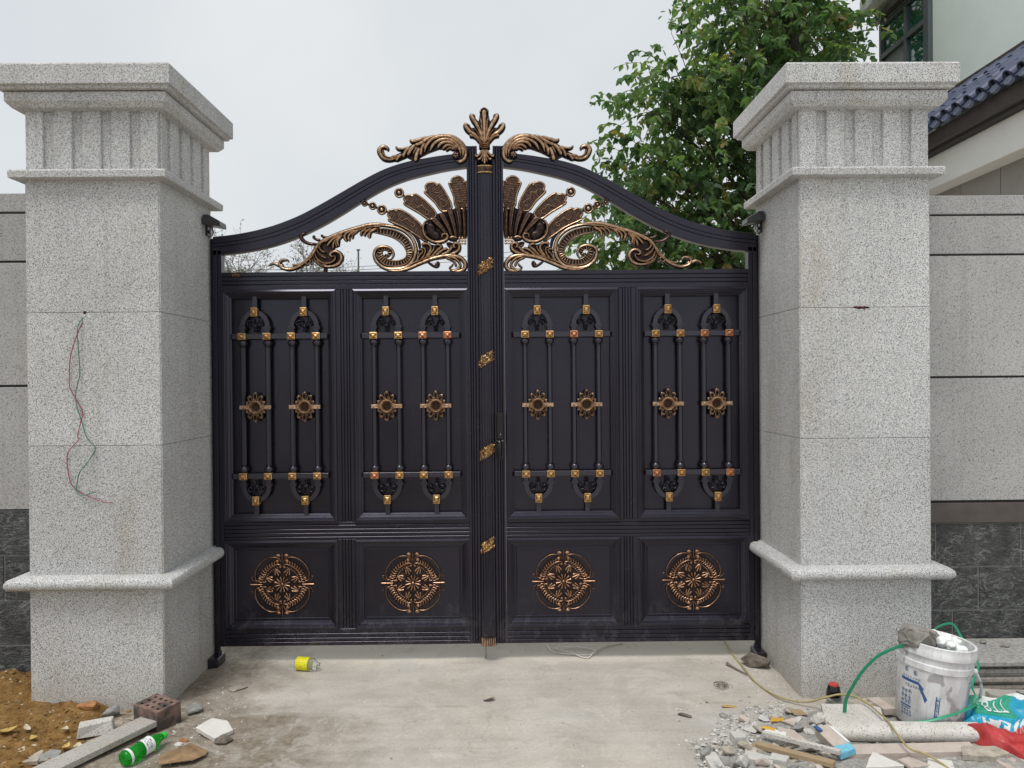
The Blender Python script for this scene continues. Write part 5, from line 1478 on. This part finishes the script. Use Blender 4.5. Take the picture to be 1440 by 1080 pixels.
m = MB(); m.lathe([(.0345, .018), (.0345, .03)], (0, 0, 0), 24, 0, 'X', caps=False); m.build('base_band', 'label_white', bt_, smooth=True, local=True)
m = MB(); glyphs(m, .0350, .092, .126, -1.5, .5, 46, random.Random(3)); m.build('label_print', 'print_dark', lbw, local=True)
m = MB(); m.lathe([(.012, .2), (.0155, .2), (.0155, .216), (.014, .218), (.001, .218)], (0, 0, 0), 16, 0, 'X'); m.build('cap', 'cap_green', bt_, smooth=True, local=True)
yb_root, s_ = bottle('clear_drink_bottle', 'small clear plastic bottle with yellow label lying on the concrete', (-1.172, 4.195, .036), R(-13), .150, .034, 'pet_clear', None)
m = MB(); m.lathe([(.0364, .012), (.0364, .083)], (0, 0, 0), 24, 0, 'X', caps=False); lby = m.build('yellow_label', 'label_yellow', yb_root, smooth=True, local=True)
m = MB(); glyphs(m, .0366, .02, .07, -1.9, .3, 24, random.Random(6)); m.build('label_print', 'print_olive', lby, local=True)

# ---- things on the concrete
m = MB(); m.tube(smoothpts([(0.243, 4.511, .006), (0.27, 4.404, .005), (0.359, 4.366, .005), (0.481, 4.351, .006), (0.522, 4.419, .006), (0.418, 4.464, .012), (0.281, 4.444, .014), (0.36, 4.379, .016), (0.454, 4.296, .006), (0.505, 4.379, .012), (0.557, 4.459, .008), (0.627, 4.51, .006), (0.699, 4.532, .006)], 6), .0055, 6, flat=.5)
tag(m.build('white_twine', 'twine_white', smooth=True), 'loose loop of white plastic twine on the ground under the gate', 'twine')
m = MB(); m.tube(smoothpts([(1.316, 4.556, .008), (1.298, 4.325, .008), (1.298, 4.131, .008), (1.294, 3.94, .010), (1.321, 3.803, .010), (1.371, 3.696, .015), (1.449, 3.626, .03), (1.515, 3.579, .07), (1.579, 3.569, .088), (1.639, 3.552, .088), (1.668, 3.472, .085), (1.673, 3.382, .085), (1.667, 3.276, .088), (1.649, 3.153, .080), (1.653, 3.076, .07), (1.71, 3.073, .05), (1.758, 3.03, .03), (1.782, 2.9, .02)], 6), .0046, 8)
tag(m.build('yellow_hose', 'rope_yellow', smooth=True), 'thin yellow hose running from the gate over the stone pieces', 'hose')
m = MB(); m.tube(smoothpts([(1.222, 4.175, .012), (1.25, 4.102, .010), (1.285, 4.015, .012)], 5), [.010, .008, .007, .006, .006, .005, .005, .004, .004, .004, .003][:11], 6)
tag(m.build('dark_twig', 'stone_dark', smooth=True), 'dark bent twig lying beside the yellow hose', 'twig')
rock('broken_brown_rock', (1.372, 4.155, -.004), (.17, .11, .075), 31, 'stone_dark', 'rough brown broken rock against the inner face of the right pillar', 'rock', rz=-.5)
m = MB(); nr = random.Random(9)
for q in range(14):
    a = nr.uniform(0, 6.28); c0 = Vector((1.115 + nr.uniform(-.02, .02), 3.885 + nr.uniform(-.02, .02), .008))
    m.tube(smoothpts([c0 + Vector((math.cos(a + k) * .03, math.sin(a + k) * .025, nr.uniform(0, .014))) for k in range(4)], 3), .0012, 4)
tag(m.build('tangled_net', 'stone_dark'), 'small tangled scrap of dark netting on the concrete', 'netting', kind=None)
leaf_obj('fallen_leaf', (-.09, 3.755, .006), .062, .05, .3, 'stone_tan', 'single brown fallen leaf in the middle of the concrete', 'leaf on the concrete', .1)
rock('dark_splinter', (.839, 3.556, -.001), (.075, .03, .014), 41, 'stone_dark', 'dark stone splinter on the concrete left of the rubble', 'stone', rz=-.5)
rock('pale_flake', (1.02, 3.55, -.001), (.04, .05, .012), 42, 'stone_grey', 'small triangular grey flake between the splinter and the yellow scrap', 'stone', rz=.3)
flat_piece('orange_paper', (1.075, 3.645, .004), [(-.04, -.008), (.035, -.012), (.04, .01), (-.03, .012)], .003, 'dry_leaf', 'crumpled tan paper strip on the concrete above the flake', 'paper', rz=.1, tilt=(0, R(6)), rough_edge=.002)

# ------------------------------------------------------------------ right side: slab stack, bucket, rubble
ordn = ['top slab', 'second slab', 'third slab', 'fourth slab', 'fifth slab', 'sixth slab', 'bottom slab']
z = .0
k = 7
for i in range(7):
    th = [.020, .022, .022, .020, .022, .021, .024][i]
    off = [.0, .012, -.01, .006, -.006, .01, -.022][i]
    m = MB().box(2.06 + .02 * (i % 3), 3.35, 3.815 + off * 1.3, 4.135, z, z + th - .0015)
    idx = 6 - i
    tag(m.build('stone_slab', 'slab_grey', bevel=.0025), '%s from the top of the grey stone stack behind the bucket' % ordn[idx].replace(' slab', ' slab') if 0 < idx < 6 else ('topmost dusty slab of the grey stone stack behind the bucket' if idx == 0 else 'lowest slab of the grey stone stack behind the bucket'), 'slab', 'stacked grey slabs behind the bucket')
    z += th
for i, (x, y) in enumerate(((2.66, 4.0), (2.58, 4.06), (2.83, 3.98))):
    rock('mortar_crumb', (x, y, z - .002), (.05, .035, .018), 50 + i, 'mortar_grey', ['flat mortar crumb on the slab stack nearest the bucket', 'tiny mortar crumb at the back of the slab stack', 'long mortar crumb at the right end of the slab stack'][i], 'mortar', 'mortar crumbs on the slab stack', rz=i)
flat_piece('curved_light_slab', (2.58, 3.665, .006), [(-.20, .03), (-.17, -.01), (-.13, -.05), (-.07, -.075), (.35, -.075), (.35, .065), (-.20, .065)], .026, 'granite_wall', 'light stone slab with a rounded corner in front of the slab stack', 'slab', bevel=.003)
rock('chip_on_slab', (2.53, 3.675, .030), (.06, .035, .02), 55, 'stone_grey', 'grey chip lying on the light rounded slab', 'stone', rz=-.6)
rock('leaning_block', (2.96, 4.09, .14), (.10, .06, .10), 57, 'stone_grey', 'grey block standing on the slab stack at the right edge', 'stone', rz=.4)

# bucket
t = NT('bucket_plastic'); v = t.coord('Object')
dirt = t.ramp(t.noise(t.coord('Object', (1, 1, .45)), 14, 6, 0.7), [(0.42, 0.0), (0.68, 1.0)])
scr = t.ramp(t.noise(t.coord('Object', (1, 1, .12)), 60, 4, 0.7), [(0.55, 0.0), (0.7, 1.0)])
c = t.mix(t.math('MULTIPLY', dirt, .6), (0.72, 0.73, 0.74), (0.36, 0.34, 0.31))
c = t.mix(t.math('MULTIPLY', scr, .4), c, (0.40, 0.38, 0.36))
patch = t.ramp(t.noise(v, 9, 3, 0.5), [(0.60, 0.0), (0.63, 1.0)])
c = t.mix(patch, c, (0.37, 0.36, 0.35))
t.color(c); t.set(Roughness=.5, Specular_IOR_Level=.4); t.bump(dirt, .25, .003); MATS['bucket_plastic'] = t.m
bucket = thing('paint_bucket', (1.935, 3.445, .012), 'dirty white plastic paint bucket with blue print in front of the right pillar', 'bucket')
bucket.rotation_euler = (R(-1), R(6), R(-12)); bucket.scale = (.94, .94, 1.10)
def brad(z): return .1475 + (.166 - .1475) * z / .33
m = MB(); prof = [(.02, .004), (.143, .0), (.1475, .006), (brad(.24), .24), (brad(.255) + .006, .245), (brad(.255) + .006, .268), (brad(.27), .272), (brad(.295), .295), (brad(.30) + .009, .30), (brad(.30) + .009, .322), (brad(.33) + .004, .326), (brad(.33) + .006, .345), (brad(.33), .348), (brad(.33) - .006, .345), (brad(.3) - .006, .30), (.14, .02), (.02, .015)]
m.lathe(prof, (0, 0, 0), 48); m.build('body', 'bucket_plastic', bucket, smooth=True, local=True)
m = MB()
hp = []
for i in range(13):
    f = i / 12; a = R(-8) + (R(150) - R(-8)) * 0
    hp.append(None)
ha = R(-28)
pts = [(.172 * math.cos(ha), .172 * math.sin(ha), .258), (.185 * math.cos(ha + .10), .185 * math.sin(ha + .10), .235), (.205 * math.cos(ha + .32), .205 * math.sin(ha + .32), .19), (.222 * math.cos(ha + .55), .222 * math.sin(ha + .55), .14), (.222 * math.cos(ha + .75), .222 * math.sin(ha + .75), .118), (.20 * math.cos(ha + .95), .20 * math.sin(ha + .95), .112), (.176 * math.cos(ha + 1.2), .176 * math.sin(ha + 1.2), .12), (.17 * math.cos(ha + 1.8), .17 * math.sin(ha + 1.8), .14), (.17 * math.cos(ha + 2.5), .17 * math.sin(ha + 2.5), .2), (.172 * math.cos(ha + 3.14), .172 * math.sin(ha + 3.14), .258)]
m.tube(smoothpts(pts, 5), .0065, 8); m.build('handle', 'bucket_plastic', bucket, smooth=True, local=True)
for a in (ha, ha + math.pi):
    m = MB(); m.ball((.172 * math.cos(a), .172 * math.sin(a), .258), .012, n=10); m.build('handle_lug', 'bucket_plastic', bucket, smooth=True, local=True)
# blue printing: unreadable blocks of strokes wrapped on the wall of the bucket
def bq(m, a0, a1, z0, z1, lift=.0007, mi=0, n=4):
    vs = []
    for i in range(n + 1):
        a = a0 + (a1 - a0) * i / n - (.2 if a0 < .5 else -.12)
        for z in (z0, z1): vs.append(((brad(z) + lift) * math.sin(a), -(brad(z) + lift) * math.cos(a), z))
    m.add(vs, [(2 * i, 2 * i + 2, 2 * i + 3, 2 * i + 1) for i in range(n)], mi)
gr_ = random.Random(13)
m = MB()
def char(a, z, h):
    w = h / brad(z)
    for q in range(10):
        if gr_.random() < .55:
            zz = z + gr_.choice((0, .3, .5, .75, 1)) * h * .9; x0_ = a + gr_.uniform(0, .3) * w; bq(m, x0_, x0_ + gr_.uniform(.4, .7) * w, zz, zz + h * .10, n=2)
        else:
            x0_ = a + gr_.choice((.1, .45, .8)) * w; z0_ = z + gr_.uniform(0, .35) * h; bq(m, x0_, x0_ + .12 * w, z0_, z0_ + gr_.uniform(.4, .65) * h, n=1)
for i in range(2): char(-.98 + i * .30, .212, .022)
for i in range(7): char(-1.02 + i * .085, .192, .009)
for i in range(6): char(-.92 + i * .085, .157, .011)
bq(m, -1.08, -.50, .177, .189)
# arrow-like chevron bar running down to the right
pa = [(-.50, .189, .177), (-.40, .168, .150), (-.28, .128, .118)]
for (a0, t0, b0), (a1, t1, b1) in zip(pa, pa[1:]):
    vs = [((brad(z) + .0007) * math.sin(a), -(brad(z) + .0007) * math.cos(a), z) for a, z in ((a0 - .2, b0), (a1 - .2, b1 - .006), (a1 - .14, t1), (a0 - .2, t0))]
    m.add(vs, [(0, 1, 2, 3)])
for i in range(3):
    for j in range(3): char(-1.05 + i * .13, .085 + j * .021, .018)
bq(m, -1.08, -.68, .074, .080); bq(m, -1.05, -.70, .066, .070)
for i in range(4):
    for j in range(2): char(-1.02 + i * .10, .036 + j * .015, .012)
for j in range(4): char(.0, .062 + j * .022, .018); 
bq(m, .0, .03, .06, .15); bq(m, .10, .12, .08, .15)
m.build('blue_printing', 'blue_print', bucket, local=True, recalc=False)
m = MB(); bq(m, .72, 1.16, .03, .225, .0005, n=8); m.build('scale_label', 'pale_blue_label', bucket, local=True, recalc=False) if 'pale_blue_label' in MATS else None
simple('pale_blue_label', (0.46, 0.53, 0.60), .55, var=.1, nscale=30)
m = MB(); bq(m, .74, 1.16, .03, .222, .0005, n=8); sl_ = m.build('scale_label', 'pale_blue_label', bucket, local=True, recalc=False)
m = MB()
for i in range(4): 
    a = .76 + i * .09; gr_c = char
    for q in range(5):
        zz = .205 + gr_.uniform(0, .011); bq(m, a + gr_.uniform(0, .03), a + gr_.uniform(.04, .07), zz, zz + .002, .001, n=1)
for q in range(34):
    zz = .045 + q * .0045; bq(m, .78 + (.0 if q % 5 else -.02), .86 + gr_.uniform(0, .22), zz, zz + .0016, .001, n=3)
bq(m, .75, 1.15, .034, .037, .001, n=6); bq(m, .75, 1.15, .040, .042, .001, n=6)
m.build('scale_marks', 'blue_print', sl_, local=True, recalc=False)
# contents
rock('mortar_lump', (1.880, 3.425, .352), (.175, .16, .125), 61, 'mortar_grey', 'brown grey lump of mortar sitting in the top of the bucket', 'mortar', rz=.3, n=20)
m = MB(); fr2 = random.Random(3)
for q in range(46):
    f = q / 45
    c0 = Vector((1.950 + f * .115 + fr2.uniform(-.015, .015), 3.42 + fr2.uniform(-.06, .05), .408 - f * .055 + fr2.uniform(-.02, .02) - .03 * abs(f - .5)))
    m.ball(c0, fr2.uniform(.014, .030), sx=fr2.uniform(.8, 1.3), sz=fr2.uniform(.7, 1.1), n=8)
o = m.build('foam_lump', 'foam_white', smooth=True)
md = o.modifiers.new('remesh', 'REMESH'); md.mode = 'VOXEL'; md.voxel_size = .005; md.use_smooth_shade = True
tx = bpy.data.textures.new('foam_noise', 'CLOUDS'); tx.noise_scale = .014
md2 = o.modifiers.new('disp', 'DISPLACE'); md2.texture = tx; md2.strength = .018; md2.texture_coords = 'GLOBAL'
tag(o, 'white lump of set foam beside the mortar in the bucket', 'foam')
def strap(name, pts, w, label):
    P = smoothpts(pts, 6)
    m = MB(); m.tube(P, w, 8, flat=.18, up=Vector((0, 1, 0)))
    tag(m.build(name, 'strap_green', smooth=True), label, 'strap', 'green packing straps at the bucket')
strap('green_strap', [(1.80, 3.40, .375), (1.771, 3.385, 0.380), (1.712, 3.36, 0.372), (1.649, 3.35, 0.345), (1.59, 3.36, 0.276), (1.555, 3.38, 0.20), (1.540, 3.41, 0.13), (1.542, 3.43, 0.065)], .0092, 'green plastic strap arching from the bucket rim down to the granite slab')
strap('green_strap', [(2.006, 3.56, 0.375), (2.103, 3.64, 0.385), (2.184, 3.67, 0.383), (2.221, 3.66, 0.323), (2.257, 3.64, 0.253), (2.279, 3.62, 0.205), (2.252, 3.6, 0.160), (2.21, 3.56, 0.12), (2.16, 3.44, 0.105), (2.06, 3.335, 0.122), (1.945, 3.297, 0.105), (1.85, 3.30, 0.080), (1.775, 3.328, 0.062)], .0062, 'green plastic strap looped behind and round the foot of the bucket')

# granite pieces in front of the bucket
flat_piece('granite_slab_piece', (1.575, 3.425, .036), [(-.155, -.085), (.10, -.10), (.155, .05), (.11, .085), (-.10, .105)], .026, 'granite_light', 'flat speckled granite slab under the end of the green strap', 'slab', tilt=(R(2), R(-1)), bevel=.002)
m = MB(); L0, L1 = 1.415, 2.06
prof_c = [(.045, .0), (.03, .0)] + [(.030 - .062 * math.cos(R(a)) * .5 - .004, .032 - .032 * math.cos(R(a + 90)) ) for a in range(-90, 91, 15)]
prof_c = [(.05, .002), (.0, .002)] + [(-.030 * math.cos(R(a)), .034 + .031 * math.sin(R(a))) for a in range(-75, 80, 15)] + [(.0, .067), (.05, .068)]
m.loft([[(x, 3.272 + u - (x - 1.4) * .05, .010 + zz) for u, zz in prof_c] for x in (L0, L1)])
tag(m.build('rounded_kerb_stone', 'granite_light', smooth=True), 'long granite moulding with a rounded front edge below the bucket', 'stone moulding')
rock('speckled_chunk', (1.432, 3.44, .0), (.10, .09, .075), 66, 'granite_light', 'rounded speckled chunk at the left end of the granite slab', 'stone', rz=.4)
root = thing('black_plastic_cap', (1.575, 3.62, .062), 'black plastic cap with red top standing behind the granite slab', 'cap')
m = MB(); m.lathe([(.002, 0), (.034, 0), (.036, .004), (.027, .045), (.024, .05), (.002, .05)], (0, 0, 0), 20); m.build('body', 'black_gloss', root, smooth=True, local=True)
simple('cap_red', (0.42, 0.05, 0.04), .5)
m = MB(); m.lathe([(.002, .0505), (.024, .0505), (.023, .058), (.014, .062), (.002, .062)], (0, 0, 0), 20); m.build('red_top', 'cap_red', root, smooth=True, local=True)
rock('support_stone', (1.585, 3.63, .0), (.12, .09, .068), 67, 'stone_grey', 'grey stone under the black plastic cap', 'stone', rz=.2)
rock('flat_grey_stone', (1.69, 3.60, .0), (.17, .10, .05), 68, 'stone_tan', 'pale stone leaning at the pillar foot right of the black cap', 'stone', rz=-.1)
flat_piece('cream_offcut', (1.775, 3.56, .02), rect(.06, .13), .03, 'tile_pink', 'cream offcut between the granite slab and the bucket', 'stone', rz=.15)
flat_piece('pink_stone_plank', (1.66, 3.135, .012), rect(.60, .075), .034, 'tile_pink', 'long pinkish stone plank in front of the granite moulding', 'stone strip', rz=R(1.2), tilt=(R(2), 0))
flat_piece('brown_flat_piece', (1.965, 3.10, .022), [(-.10, -.03), (.02, -.05), (.10, -.02), (.08, .04), (-.06, .045)], .025, 'stone_tan', 'brownish stone piece under the end of the red bag', 'stone', rough_edge=.003)
flat_piece('white_granite_strip', (1.235, 3.165, .050), rect(.022, .33), .018, 'granite_light', 'narrow white speckled granite strip slanting across the rubble', 'stone strip', rz=R(47), tilt=(R(-4), 0), bevel=.001)
flat_piece('grey_timber_offcut', (1.19, 3.115, .024), rect(.035, .32), .02, 'cardboard', 'dark brown batten beneath the white speckled strip', 'batten', rz=R(50), tilt=(R(-3), 0), bevel=.001)
# crumpled blue and white carton
root = thing('crushed_carton', (1.375, 3.165, .052), 'crushed pale carton with blue end standing in the rubble', 'carton')
m = MB(); m.loft([[(-.035, -.055, .0), (.04, -.05, .0), (.038, .07, .0), (-.04, .065, .0)], [(-.04, -.05, .032), (.034, -.054, .028), (.03, .07, .042), (-.045, .062, .046)]]); m.build('box', 'tile_pink', root, bevel=.002, local=True)
m = MB(); m.loft([[(-.038, -.095, -.004), (.043, -.088, .0), (.042, -.051, .001), (-.037, -.056, .001)], [(-.04, -.09, .024), (.038, -.085, .026), (.036, -.053, .03), (-.042, -.052, .034)]]); m.build('blue_flap', 'cyan_card', root, bevel=.002, local=True)
m = MB().box(-.047, -.030, .03, .066, .044, .052); m.build('navy_patch', 'blue_print', root, local=True)
for i in range(3):
    m = MB().box(.022 + i * .008, .0265 + i * .008, -.05, .068, .030 - i * .006, .041 - i * .006); m.build('edge_layer', 'label_white', root, local=True)
root.rotation_euler = (R(8), R(-6), R(14))

# ---- plastic sack
t = NT('bag_red'); v = t.coord('Object')
t.color(t.ramp(t.noise(v, 20, 4, .6), [(0.3, (0.36, 0.028, 0.03)), (0.7, (0.50, 0.052, 0.05))])); t.set(Roughness=.32, Specular_IOR_Level=.5); MATS['bag_red'] = t.m
simple('bag_teal', (0.015, 0.30, 0.46), .32, var=.18, nscale=20); simple('bag_green', (0.03, 0.30, 0.19), .32, var=.1); simple('bag_white', (0.62, 0.65, 0.64), .4, var=.1)
def bag_h(a, b):
    """a 0..1 left to right, b 0..1 front to back"""
    f = .050 + .016 * math.sin(a * 6 + 1 + b * 4)
    for fr, am, ph in ((2.2, .034, 1.0), (5.0, .012, 4.0), (11.0, .004, 7.0)):
        f += am * (1 - 2.2 * abs(noise.noise(Vector((a * fr * 1.6 + b * fr * .5, b * fr - a * fr * .7, ph)))))
    if b > .5: f = .046 + (f - .046) * (1 - .65 * min(1, (b - .5) / .12))
    f += .0012 * noise.noise(Vector((a * 30, b * 28, 9)))
    if b > .44: f += .16 * (b - .44)
    e = min(a / .14, b / .16, (1 - b) / .07, 1)
    return max(.004, f * max(0, e) ** .7 + .004) - .028 * math.exp(-((b - .40) / .05) ** 2) * min(1, a * 6)
def bag_p(a, b):
    F = Vector((1.95, 3.27)).lerp(Vector((2.35, 2.80)), a); Bk = Vector((2.06, 3.43)).lerp(Vector((2.62, 3.42)), a)
    q = F.lerp(Bk, b) + Vector((.012 * math.sin(b * 19 + a * 7), .014 * math.sin(a * 23 + b * 5)))
    return Vector((q.x, q.y, bag_h(a, b) + .006))
NA, NB_ = 180, 120
m = MB()
for j in range(NB_ + 1):
    for i in range(NA + 1): m.v.append(tuple(bag_p(i / NA, j / NB_)))
for j in range(NB_):
    for i in range(NA):
        k = j * (NA + 1) + i; a, b = (i + .5) / NA, (j + .5) / NB_
        line = .42 + .03 * math.sin(a * 17)
        mi = 0
        if b > line:
            mi = 1
            n_ = noise.noise(Vector((a * 7, b * 7, 2)))
            if b > .9 + .04 * math.sin(a * 23) and a > .2: mi = 3
            elif .13 < a < .44 and b > .58 + .05 * n_: mi = 2
            elif b < line + .10 and a > .22 and noise.noise(Vector((a * 34, b * 26, 5))) > -.05: mi = 3
        m.f.append((k, k + 1, k + NA + 2, k + NA + 1)); m.m.append(mi)
o = m.build('plastic_sack', ['bag_red', 'bag_teal', 'bag_green', 'bag_white'], smooth=True, recalc=False)
sm = o.modifiers.new('solid', 'SOLIDIFY'); sm.thickness = .0015
tag(o, 'crumpled red and teal printed plastic sack in the bottom right corner', 'sack')
cu = bpy.data.curves.new('sack_lettering', 'FONT'); cu.body = 'TT8'; cu.size = 1.0
to = bpy.data.objects.new('sack_lettering_tmp', cu); col.objects.link(to)
tm = bpy.data.meshes.new_from_object(to); bpy.data.objects.remove(to)
bm = bmesh.new(); bm.from_mesh(tm); bmesh.ops.triangulate(bm, faces=bm.faces[:])
bmesh.ops.subdivide_edges(bm, edges=[e for e in bm.edges if e.calc_length() > .2], cuts=2, use_grid_fill=True)
w_ = max(v_.co.x for v_ in bm.verts)
for v_ in bm.verts:
    a = .375 - v_.co.x / w_ * .16; b = .86 - v_.co.y / .75 * .22
    p = bag_p(a, b); v_.co = (p.x, p.y, p.z + .005)
bm.to_mesh(tm); bm.free(); tm.materials.clear(); tm.materials.append(MATS['bag_white'])
m = MB()
for i in range(9):
    f_ = i / 8; a_, b_ = .14 + .10 * f_, .34 - .14 * f_
    p, q = bag_p(a_, b_), bag_p(a_ + .012, b_ + .012)
    m.v += [(p.x, p.y, p.z + .003), (q.x, q.y, q.z + .003)]
m.f = [(2 * i, 2 * i + 1, 2 * i + 3, 2 * i + 2) for i in range(8)]; m.m = [0] * 8
ps = m.build('crease_highlight', 'bag_white', local=True, recalc=False); ps.parent = o  # white strip paints a crease highlight onto the red plastic
lo = bpy.data.objects.new('lettering', tm); col.objects.link(lo); lo.parent = o

# ---- rubble heap on the right: larger pieces one by one, crumbs as one mass
rr_ = random.Random(33)
GRP = 'broken stone in the rubble heap'
named = [
    ('concrete_block', (1.000, 3.265, -.004), rect(.055, .055), .055, 'cement_pale', 'small squared grey block standing at the left of the rubble', 'block', .1),
    ('pale_slab_piece', (.845, 3.095, .0), [(-.03, -.07), (.03, -.06), (.03, .05), (-.02, .07)], .03, 'cement_pale', 'pale slab piece at the bottom left corner of the rubble', 'slab', .1),
    ('split_block', (1.03, 3.09, .004), rect(.11, .06), .035, 'cement_pale', 'long pale block at the bottom edge of the rubble', 'block', -.35),
    ('split_block_short', (1.115, 3.075, .006), rect(.07, .045), .04, 'cement_pale', 'short pale block right of the long pale block', 'block', -.6),
    ('triangle_tile', (1.50, 3.045, .03), [(-.08, -.05), (.085, -.05), (.02, .065)], .014, 'tile_white', 'triangular white tile piece below the pink plank', 'tile', .1),
    ('corner_tile', (1.64, 3.045, .02), [(-.05, -.04), (.06, -.045), (.03, .04), (-.04, .03)], .014, 'tile_pink', 'pinkish tile corner right of the triangular tile', 'tile', .4),
    ('tan_tile', (1.745, 3.035, .01), [(-.05, -.045), (.055, -.05), (.06, .045), (-.03, .05)], .016, 'tile_white', 'whitish tile piece at the bottom edge under the yellow hose', 'tile', -.3),
    ('leaning_tile', (1.235, 3.28, .02), [(-.07, -.05), (.06, -.06), (.05, .04), (-.01, .08)], .012, 'tile_pink', 'pinkish tile piece leaning behind the white strip', 'tile', .3),
    ('yellow_carton_scrap', (1.185, 3.315, .03), [(-.045, -.015), (.05, -.02), (.04, .02), (-.04, .025)], .006, 'label_white', 'white card scrap with a torn edge above the white strip', 'card', -.7),
    ('cardboard_piece', (1.075, 3.215, .014), [(-.04, -.02), (.06, -.03), (.05, .03), (-.03, .03)], .006, 'cardboard', 'torn brown cardboard beside the small squared block', 'cardboard', -.5),
    ('cardboard_square', (1.365, 3.53, .02), [(-.03, -.025), (.035, -.03), (.03, .03), (-.025, .03)], .006, 'cardboard', 'square of brown cardboard near the foot of the right pillar', 'cardboard', .2),
    ('tan_board', (2.12, 3.035, .006), rect(.26, .10), .015, 'tile_pink', 'tan stone piece at the bottom edge under the sack', 'stone', .05),
]
for i, (nm, loc, ol, th, mt, lab, cat, rz) in enumerate(named):
    flat_piece(nm, loc, ol, th, mt, lab, cat, rz=rz, tilt=(rr_.uniform(-.12, .12), rr_.uniform(-.12, .12)), rough_edge=.002, seed=i)
flat_piece('yellow_plastic_scrap', (1.245, 3.47, .012), [(-.035, -.012), (.03, -.016), (.035, .012), (-.02, .016)], .008, 'yellow_scrap', 'orange yellow plastic scrap on the rubble below the pillar', 'scrap', rz=.1, rough_edge=.003)
flat_piece('yellow_torn_wrap', (1.162, 3.345, .034), [(-.03, -.012), (.03, -.014), (.025, .012), (-.02, .014)], .005, 'yellow_scrap', 'yellow torn wrapper on top of the white card scrap', 'scrap', rz=-.5, rough_edge=.003)
def in_heap(x, y):
    # wedge that widens to the right and to the front
    return x > .80 + max(0, (y - 3.22)) * .95 + .05 * noise.noise(Vector((x * 5, y * 5, 0))) and y < 3.62 and x < 1.42 - max(0, y - 3.45) * .2
t = NT('stone_dust'); v = t.coord('Position')
c = t.ramp(t.noise(v, 60, 6, 0.8), [(0.28, (0.20, 0.19, 0.175)), (0.5, (0.40, 0.385, 0.36)), (0.72, (0.60, 0.585, 0.555))])
c = t.mix(1.0, c, t.ramp(t.noise(v, 7, 4), [(0.3, 0.8), (0.7, 1.1)]), 'MULTIPLY')
t.color(c); t.set(Roughness=.95, Specular_IOR_Level=.15); t.bump(t.noise(v, 110, 5, .8), .9, .008); MATS['stone_dust'] = t.m
def dust_h(x, y):
    e1 = (x - (.86 + max(0, y - 3.22) * .95 + .07 * noise.noise(Vector((y * 7, x * 3, 2))))) / .18
    e2 = (3.66 - y + .05 * noise.noise(Vector((x * 8, 1, 2)))) / .15
    k_ = max(0, min(1, e1)) * max(0, min(1, e2))
    return -.008 + k_ * (.018 + .016 * noise.noise(Vector((x * 9, y * 9, 1))) + .010 * noise.noise(Vector((x * 26, y * 26, 6))) + .012 * max(0, min(1, (3.4 - y) / .3)))
m = MB(); dx0, dx1, dy0, dy1, dd = .74, 2.4, 2.85, 3.72, .014
nx2, ny2 = int((dx1 - dx0) / dd), int((dy1 - dy0) / dd)
for j in range(ny2 + 1):
    for i in range(nx2 + 1): m.v.append((dx0 + i * dd, dy0 + j * dd, dust_h(dx0 + i * dd, dy0 + j * dd)))
for j in range(ny2):
    for i in range(nx2):
        a = j * (nx2 + 1) + i; m.f.append((a, a + 1, a + nx2 + 2, a + nx2 + 1)); m.m.append(0)
tag(m.build('rubble_dust', 'stone_dust', recalc=False), 'bed of grey stone dust under the rubble by the right pillar', 'dust', kind='stuff')
RL = {'cement_pale': 'broken pale cement lump', 'stone_grey': 'broken dark grey stone', 'tile_pink': 'broken pinkish tile bit', 'stone_tan': 'broken tan stone', 'granite_light': 'broken white speckled granite bit'}
cnt = 0
while cnt < 110:
    x, y = rr_.uniform(.8, 1.5), rr_.uniform(3.0, 3.6)
    if not in_heap(x, y): continue
    if rr_.random() > .25 + max(0, (3.55 - y)) * 1.6: continue
    cnt += 1
    s0 = rr_.choice((.028, .035, .045, .06, .075))
    near = y < 3.25
    mt_c = rr_.choice(('cement_pale', 'stone_grey', 'tile_pink', 'stone_tan', 'granite_light', 'cement_pale'))
    rock('rubble_piece', (x, y, rr_.uniform(-.004, .02 if near else .003)), (s0, s0 * rr_.uniform(.5, .9), s0 * rr_.uniform(.25, .6)), 200 + cnt, mt_c, '%s in the rubble heap at the right pillar foot' % RL[mt_c], 'rubble', GRP, rz=rr_.uniform(0, 6), tilt=(rr_.uniform(-.3, .3), rr_.uniform(-.3, .3)), n=12, box=.8, sub=False)
m = MB()
for q in range(4200):
    x, y = rr_.uniform(.78, 2.15), rr_.uniform(2.98, 3.72)
    if not in_heap(x + .03, y - .04) and not (x > 1.4 and y < 3.2):
        if rr_.random() > .05: continue
    vs, fs = chip_pts(rr_.choice((.003, .004, .006, .009, .013)), rr_, .5)
    zz = ground_h(x, y) + .002 + (.012 * rr_.random() if y < 3.3 else 0)
    m.add([(p.x + x, p.y + y, p.z + zz) for p in vs], fs, rr_.choice((0, 0, 1, 2)))
for q in range(620):      # a thin scatter of crumbs over the concrete, thicker along the pillar feet
    u_ = rr_.random()
    if u_ < .5: x, y = rr_.gauss(-1.45, .13), rr_.uniform(3.05, 4.0)
    elif u_ < .72: x, y = rr_.gauss(1.38, .09), rr_.uniform(3.5, 4.35)
    else: x, y = rr_.uniform(-1.6, 1.4), rr_.uniform(3.0, 4.5)
    if x > 1.44: continue
    vs, fs = chip_pts(rr_.choice((.002, .003, .003, .005, .007)), rr_, .5)
    m.add([(p.x + x, p.y + y, p.z + ground_h(x, y) + .001) for p in vs], fs, rr_.choice((0, 1, 2)))
tag(m.build('stone_crumbs', ['cement_pale', 'stone_grey', 'tile_white'], recalc=False), 'fine stone chips and crumbs strewn over the ground', 'gravel', kind='stuff')
